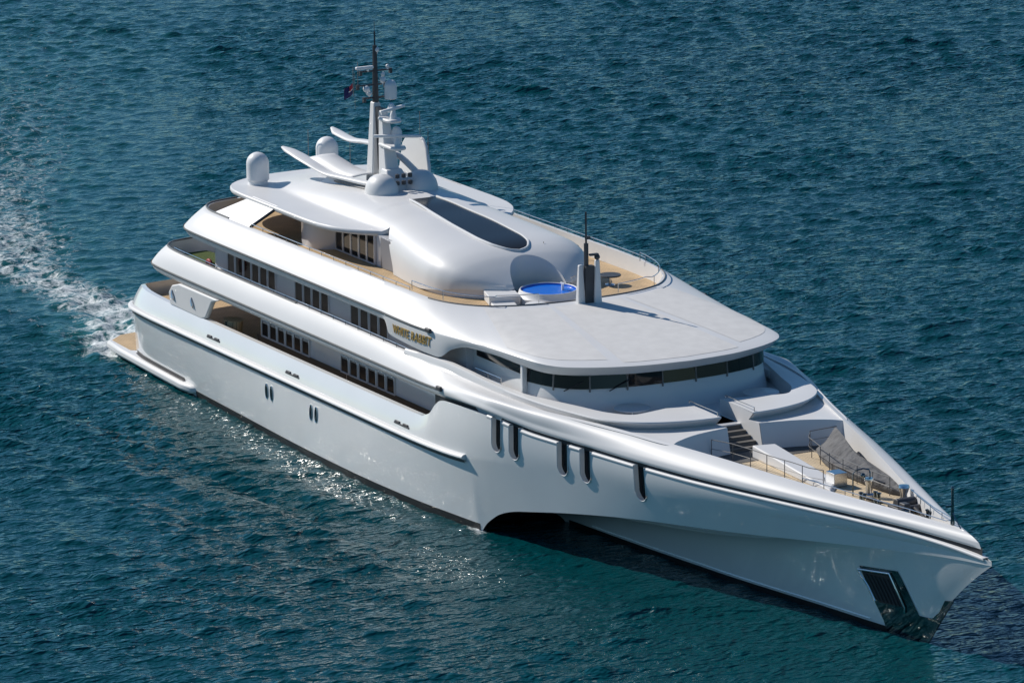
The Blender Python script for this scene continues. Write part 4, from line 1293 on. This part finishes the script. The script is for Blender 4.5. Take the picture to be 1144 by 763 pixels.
# cheek beside the stairs
cg.add([(57.05, -.95, 6.6), (57.05, -.95, 7.54), (58.75, -.95, 7.56), (60.45, -.95, 7.52), (59.95, -.95, 7.05), (61.0, -.95, 7.09), (61.35, -.95, 5.78), (58.6, -.95, 5.78)], [tuple(range(8))])
cg.mirror()
coaming = cg.build("wheelhouse_coaming", M['white'], yacht, angle=40)
LO = [(40, 8.64, 7.72), (43, 8.5, 7.6), (46, 8.4, 7.41), (48.5, 8.4, 7.37), (51, 8.28, 7.35), (53.5, 7.95, 7.32), (56, 7.25, 7.27), (59.5, 6.15, 7.16), (62.6, 5.15, 7.05), (62.2, 4.5, 7.08), (61.5, 3.0, 7.1), (61.02, .95, 7.1)]
lo = resample(LO, 110)
lg = MB()
cb2 = cbm.copy()
mids = [(cb2 * (1 - t) + lo * t) for t in (.33, .66)]
for q, t in zip(mids, (.33, .66)): q[:, 2] -= .02
lg.grid([[S(q) for q in r] for r in [cb2] + mids + [lo]])
ti = np.linspace(0, 11, 110) > 8.0
wl = lo[ti]; wlb = wl.copy(); wlb[:, 0] += .35; wlb[:, 2] = 5.78
lg.grid([[S(q) for q in wl], [S(q) for q in wl + np.array([.04, 0, -.05])], [S(q) for q in wlb]])
lg.mirror()
ledge = lg.build("foredeck_ledge", M['white'], yacht, angle=45)
# small deck loops / recessed panels
stair = MB()
for k in range(5):
    z = 6.63 - .17 * k; x = 58.7 + .5 * k
    stair.box((x + .27, 0, z - .04), (.54, 1.84, .08))
stairs = stair.build("foredeck_stairs", M['greytread'], yacht)
sr_ = MB()
for k in range(5):
    z = 6.63 - .17 * k; x = 58.7 + .5 * k
    sr_.box((x + .50, 0, z - .125), (.05, 1.84, .09))
sr_.build("stair_riser", M['cap'], stairs)
ld = MB(); ld.prism([(57.3, -.9), (58.75, -.9), (58.75, .9), (57.3, .9)], 6.62, 6.70); ld.build("stair_landing", M['teakpale'], stairs)
for sgn in (-1, 1):
    railing("stair_handrail", [(57.4, sgn * 1.08, 7.54), (60.3, sgn * 1.08, 7.52)], .22, coaming, 2.9, .025)

fdk = MB()
fq = [(q[0], max(0, q[1] - .3)) for q in resample(UB3, 160)[::2] if q[0] > 60]
fdk.prism([(60.5, -5.0)] + [(x, -y) for x, y in fq] + [(x, y) for x, y in reversed(fq)] + [(60.5, 5.0)], 5.6, 5.78)
foredeck = fdk.build("foredeck", M['teakpale'], yacht)
fg = MB()
fg.prism([(60.9, -3.6), (63.2, -3.4), (63.2, -.9), (63.0, 1.2), (63.0, 5.0), (61.0, 5.0), (60.9, 1)], 5.78, 5.80)
fg.build("nonslip_patch", M['greytread'], foredeck)
fg2 = MB()
fg2.prism([(62.6, -4.2), (71.2, -1.9), (71.2, -1.3), (69.6, -1.0), (67.5, -1.45), (64.5, -2.1), (62.6, -2.6)], 5.782, 5.86)
fg2.build("dark_waterway", M['cap'], foredeck)
# low white hatch wedge
hw = MB()
hw.add([(62.5, -.35, 5.78), (63.0, 1.0, 5.78), (69.4, .62, 5.78), (71.0, -.85, 5.78), (62.5, -.35, 6.42), (62.9, .75, 6.46), (69.2, .45, 6.0), (70.6, -.7, 5.98)],
       [(0, 1, 5, 4), (1, 2, 6, 5), (2, 3, 7, 6), (3, 0, 4, 7), (4, 5, 6, 7), (3, 2, 1, 0)])
hw.build("foredeck_trunk", M['white'], foredeck, bevel=.06)
railing("foredeck_rail", [(61.6, -2.2, 5.8), (62.8, -1.75, 5.8), (64.4, -1.5, 5.8), (66.2, -1.35, 5.8), (67.6, -1.1, 5.8), (69.0, -.95, 5.8), (69.8, -.6, 5.8)], .95, foredeck, 1.45, .024, mids=1, m=M['cap'])
railing("foredeck_rail", [(62.9, 2.8, 5.8), (63.6, 2.3, 5.8), (65.2, 1.9, 5.8), (67.0, 1.5, 5.8), (69.0, 1.4, 5.8), (70.6, 1.35, 5.8), (72.6, 1.5, 5.8)], .95, foredeck, 1.5, .024, mids=1, m=M['cap'])
railing("foredeck_rail", [(62.6, 3.0, 5.8), (62.4, 4.9, 5.8)], .95, foredeck, 1.3, .024, mids=1, m=M['cap'])
railing("bow_rail", [(70.5, -2.2, 6.5), (74, -1.35, 6.38), (77.5, -.5, 6.3), (80.2, -.1, 6.28), (80.2, .15, 6.28)], .22, foredeck, 1.4, .024)
railing("bow_rail", [(75, 1.2, 6.35), (78.2, .45, 6.3), (80.6, .1, 6.28)], .35, foredeck, 1.6, .024)
# deck gear
bx = MB(); bx.box((69.5, .35, 6.15), (.8, .75, .7)); bx.tube([(69.5, -.3, 5.9), (69.5, -.35, 6.3)], .03, 5); bx.build("control_box", M['steel'], foredeck, bevel=.05)
cp = MB(); cp.tube([(71.6, .0, 5.78), (71.6, .0, 6.9), (71.7, .15, 7.08), (71.8, .45, 7.15), (71.85, .75, 7.08), (71.9, .8, 6.9)], .04, 7); cp.tube([(71.9, .8, 5.78), (71.9, .8, 6.9)], .04, 7)
cp.sphere((71.8, .45, 6.8), .13); cp.build("bell_frame", M['darksteel'], foredeck)
def capstan(x, y, s_=1.0):
    c_ = MB(); c_.lathe((x, y, 5.78), [(.42 * s_, 0), (.42 * s_, .12), (.25 * s_, .2), (.2 * s_, .5), (.3 * s_, .75), (.34 * s_, .85), (.3 * s_, .95), (.02, .97)], 18)
    return c_.build("capstan", M['steel'], foredeck)
capstan(72.1, .6, .7); capstan(74.2, 1.3, .85)
wd = MB()
wd.tube([(75.2, .2, 6.15), (75.2, 1.3, 6.15)], .26, 14); wd.box((75.1, .8, 5.9), (1.0, 1.4, .24)); wd.tube([(75.9, .35, 6.02), (75.9, 1.15, 6.02)], .18, 12)
wd.box((76.2, .1, 6.1), (.5, .35, .7)); wd.build("anchor_windlass", M['dark'], foredeck, bevel=.04)
ch = MB()
for yy in (.15, .75): ch.tube([(76.1, yy, 6.1), (77.2, yy * .7, 5.95), (78.2, yy * .45, 5.9)], .09, 6)
ch.build("anchor_chain", M['black'], foredeck)
for x, y in ((73.0, -.3), (74.6, -.45), (76.8, -.25), (77.4, .75), (76.0, 1.75), (73.2, .4)):
    bo = MB()
    for d_ in (-.16, .16): bo.lathe((x + d_, y, 5.78), [(.1, 0), (.09, .42), (.13, .44), (.13, .5), (.02, .52)], 10)
    bo.box((x, y, 5.81), (.7, .28, .06)); bo.build("mooring_bollard", M['darksteel'], foredeck)
rpk = MB()
for k in range(5): 
    rpk.tube([(73.6 + .32 * math.cos(a), -.15 + .32 * math.sin(a), 5.82 + .06 * k) for a in np.linspace(0, 2 * math.pi, 15)], .04, 5)
rpk.build("rope_coil", M['rope'], foredeck)
bs = MB(); bs.tube([(80.5, .05, 6.25), (80.5, .05, 8.1)], [.09, .06], 8); bs.sphere((80.5, .05, 8.15), .09); bs.box((80.5, -.1, 7.3), (.12, .4, .1)); bs.tube([(80.5, .05, 7.0), (81.3, .0, 6.35)], .03, 5)
bs.build("bow_staff", M['darksteel'], foredeck)
pd = MB(); pd.plate([(63.6, 4.72, 5.85), (64.7, 4.4, 5.85), (64.5, 4.5, 6.95), (63.5, 4.8, 7.0)], .06, (0.3, 1, 0)); pd.build("bulwark_door", M['cap'], foredeck)

# ================================================================== loose things
# covered tender on its foredeck cradle
tender = thing("covered_tender", "boat under a grey canvas cover lying on the foredeck", "tender boat", (0, 0, 0))
tc_ = MB()
tkx = [62.9, 63.3, 64.2, 65.4, 66.8, 68.5, 70.3, 71.8, 72.8, 73.3]
yn = pchip(tkx, [3.4, 2.95, 2.5, 2.0, 1.65, 1.5, 1.5, 1.6, 1.85, 2.15])
yf = pchip(tkx, [3.9, 4.25, 4.2, 3.9, 3.5, 3.1, 2.75, 2.5, 2.35, 2.2])
yr = pchip(tkx, [3.6, 3.7, 3.55, 3.2, 2.85, 2.55, 2.3, 2.15, 2.1, 2.15])
zr = pchip(tkx, [5.95, 6.45, 7.2, 7.15, 6.8, 6.58, 6.42, 6.28, 6.1, 5.95])
zg = pchip(tkx, [5.88, 6.0, 6.12, 6.2, 6.25, 6.28, 6.25, 6.15, 6.05, 5.9])
rows = []
for x in np.linspace(62.9, 73.3, 60):
    n_, f_, r_, zt, zgw = float(yn(x)), float(yf(x)), float(yr(x)), float(zr(x)), float(zg(x))
    row = [(x, n_ + .10, 5.80), (x, n_, 5.95), (x, n_, zgw)]
    for t in np.linspace(0, 1, 12)[1:]:
        sag = -.10 * math.sin(math.pi * t) * (zt - zgw) + .035 * math.sin(x * 2.3 + 5 * t) * math.sin(math.pi * t) + .02 * math.sin(x * 5.1 - 7 * t) * math.sin(math.pi * t)
        row.append((x, n_ + (r_ - n_) * t, zgw + (zt - zgw) * t + sag))
    for t in np.linspace(0, 1, 12)[1:]:
        sag = -.10 * math.sin(math.pi * t) * (zt - zgw) + .03 * math.sin(x * 2.1 + 4 * t) * math.sin(math.pi * t)
        row.append((x, r_ + (f_ - r_) * t, zt + (zgw - zt) * t + sag))
    row += [(x, f_, 5.95), (x, f_ - .1, 5.80)]
    rows.append(row)
tc_.grid(rows)
tc_.build("canvas_cover", M['cover'], tender, angle=60)
tcr = MB(); tcr.box((66, 3.2, 5.83), (.4, 2.1, .1)); tcr.box((70.5, 2.4, 5.83), (.4, 1.4, .1)); tcr.build("cradle", M['dark'], tender)
tno = MB(); tno.box((71.2, 1.68, 6.1), (1.2, .10, .32)); tno.tube([(64.3, 2.58, 6.1), (66.8, 1.82, 6.15), (70.3, 1.64, 6.15), (72.4, 1.82, 6.05)], .03, 5); tno.build("cover_lashing", M['black'], tender)

# ensign at the mast
flag = thing("ensign_flag", "small navy and red flag flying from the main mast", "flag", (19.6, -1.35, 17.6))
for nm, m_, z0, z1, y0, y1 in (("flag_field", M['flagblue'], 0, .62, 0, .62), ("flag_canton", M['flagred'], .36, .62, .30, .62), ("flag_stripe", M['flagwhite'], .30, .38, .24, .62)):
    f_ = MB()
    nn = 12
    off = 0 if nm == "flag_field" else (.012 if nm == "flag_stripe" else .02)
    rows = [[(-.1 * t + .10 * math.sin(6 * (y0 + (y1 - y0) * t)) + off, -.55 + (y0 + (y1 - y0) * t), z + .38 * (y0 + (y1 - y0) * t)) for t in np.linspace(0, 1, nn)] for z in np.linspace(z0, z1, 4)]
    f_.grid(rows)
    fo = f_.build(nm, m_, flag); mo = fo.modifiers.new("t", 'SOLIDIFY'); mo.thickness = .008
fh = MB(); fh.tube([(.05, .12, -.6), (.05, .12, 1.5)], .012, 5); fh.build("halyard", M['cap'], flag)

# life ring, turf mat, small tables
lr_ = thing("life_ring", "red life ring hung inside the upper deck rail near the stern", "life ring", (14.6, -8.3, 7.3))
rg = MB()
rg.grid([[(.13 * math.cos(b_) , (.30 + .10 * math.cos(a) * 0) * math.cos(b_) * 0 + .0, 0) for a in (0,)] for b_ in (0, 1)]) if False else None
ring = []
for i in range(29):
    a = 2 * math.pi * i / 28
    ring.append((.34 * math.cos(a), 0.0, .36 + .40 * math.sin(a)))
rg.tube(ring, .11, 10, caps=False); rg.build("ring_body", M['red'], lr_)
rb2 = MB(); rb2.box((0, .16, .2), (.1, .12, .7)); rb2.build("ring_bracket", M['cap'], lr_)
tm = MB(); tm.prism([(7.9, -7.0), (9.6, -7.5), (11.2, -7.3), (11.2, -5.6), (9.2, -5.2), (7.9, -5.4)], 6.722, 7.12)
tmo = tm.build("turf_mat", M['grass'])
tmo['label'] = "green artificial turf mat lying on the upper aft deck"; tmo['category'] = "mat"

def round_table(x, y, z, r, h, label, n="round_table", group=None, sx=1.0):
    t = thing(n, label, "table", (x, y, z), 0, group)
    a = MB(); a.lathe((0, 0, 0), [(.02, h - .06), (r * .96, h - .06), (r, h - .03), (r, h), (r * .97, h + .015), (.02, h + .015)], 36, 1.0, sx); a.build("tabletop", M['white'], t)
    b_ = MB(); b_.lathe((0, 0, 0), [(r * .45, 0), (r * .45, .04), (.09, .08), (.08, h - .06)], 18); b_.build("pedestal", M['steel'], t)
    return t
round_table(55.5, -3.35, 6.66, .95, .62, "round white table before the wheelhouse on the near starboard side of the stairs", group="tables before the wheelhouse")
round_table(55.9, 4.1, 6.66, .95, .62, "round white table before the wheelhouse on the far side of the stairs", group="tables before the wheelhouse")
round_table(43.2, -2.2, 9.72, .78, .5, "small oval white table beside the blue hot tub", n="oval_table", sx=.8)
dkt = thing("round_side_table", "dark round table on the sunlit teak behind the forward mast", "table", (38.9, 4.6, 9.72))
a = MB(); a.lathe((0, 0, 0), [(.02, .5), (.6, .5), (.62, .54), (.6, .58), (.02, .58)], 28); a.build("tabletop", M['dark'], dkt)
a = MB(); a.lathe((0, 0, 0), [(.3, 0), (.28, .04), (.07, .08), (.07, .5)], 14); a.build("pedestal", M['steel'], dkt)
lounge = thing("deck_bar", "curved teak bar counter on the main deck by the side opening", "bar counter", (17.3, -8.1, 3.98))
a = MB(); a.lathe((0, 0, 0), [(.55, 0), (.6, 1.05), (.62, 1.06), (.62, 1.12), (.02, 1.12)], 20, 1.3, .8); a.build("counter", M['teak'], lounge)
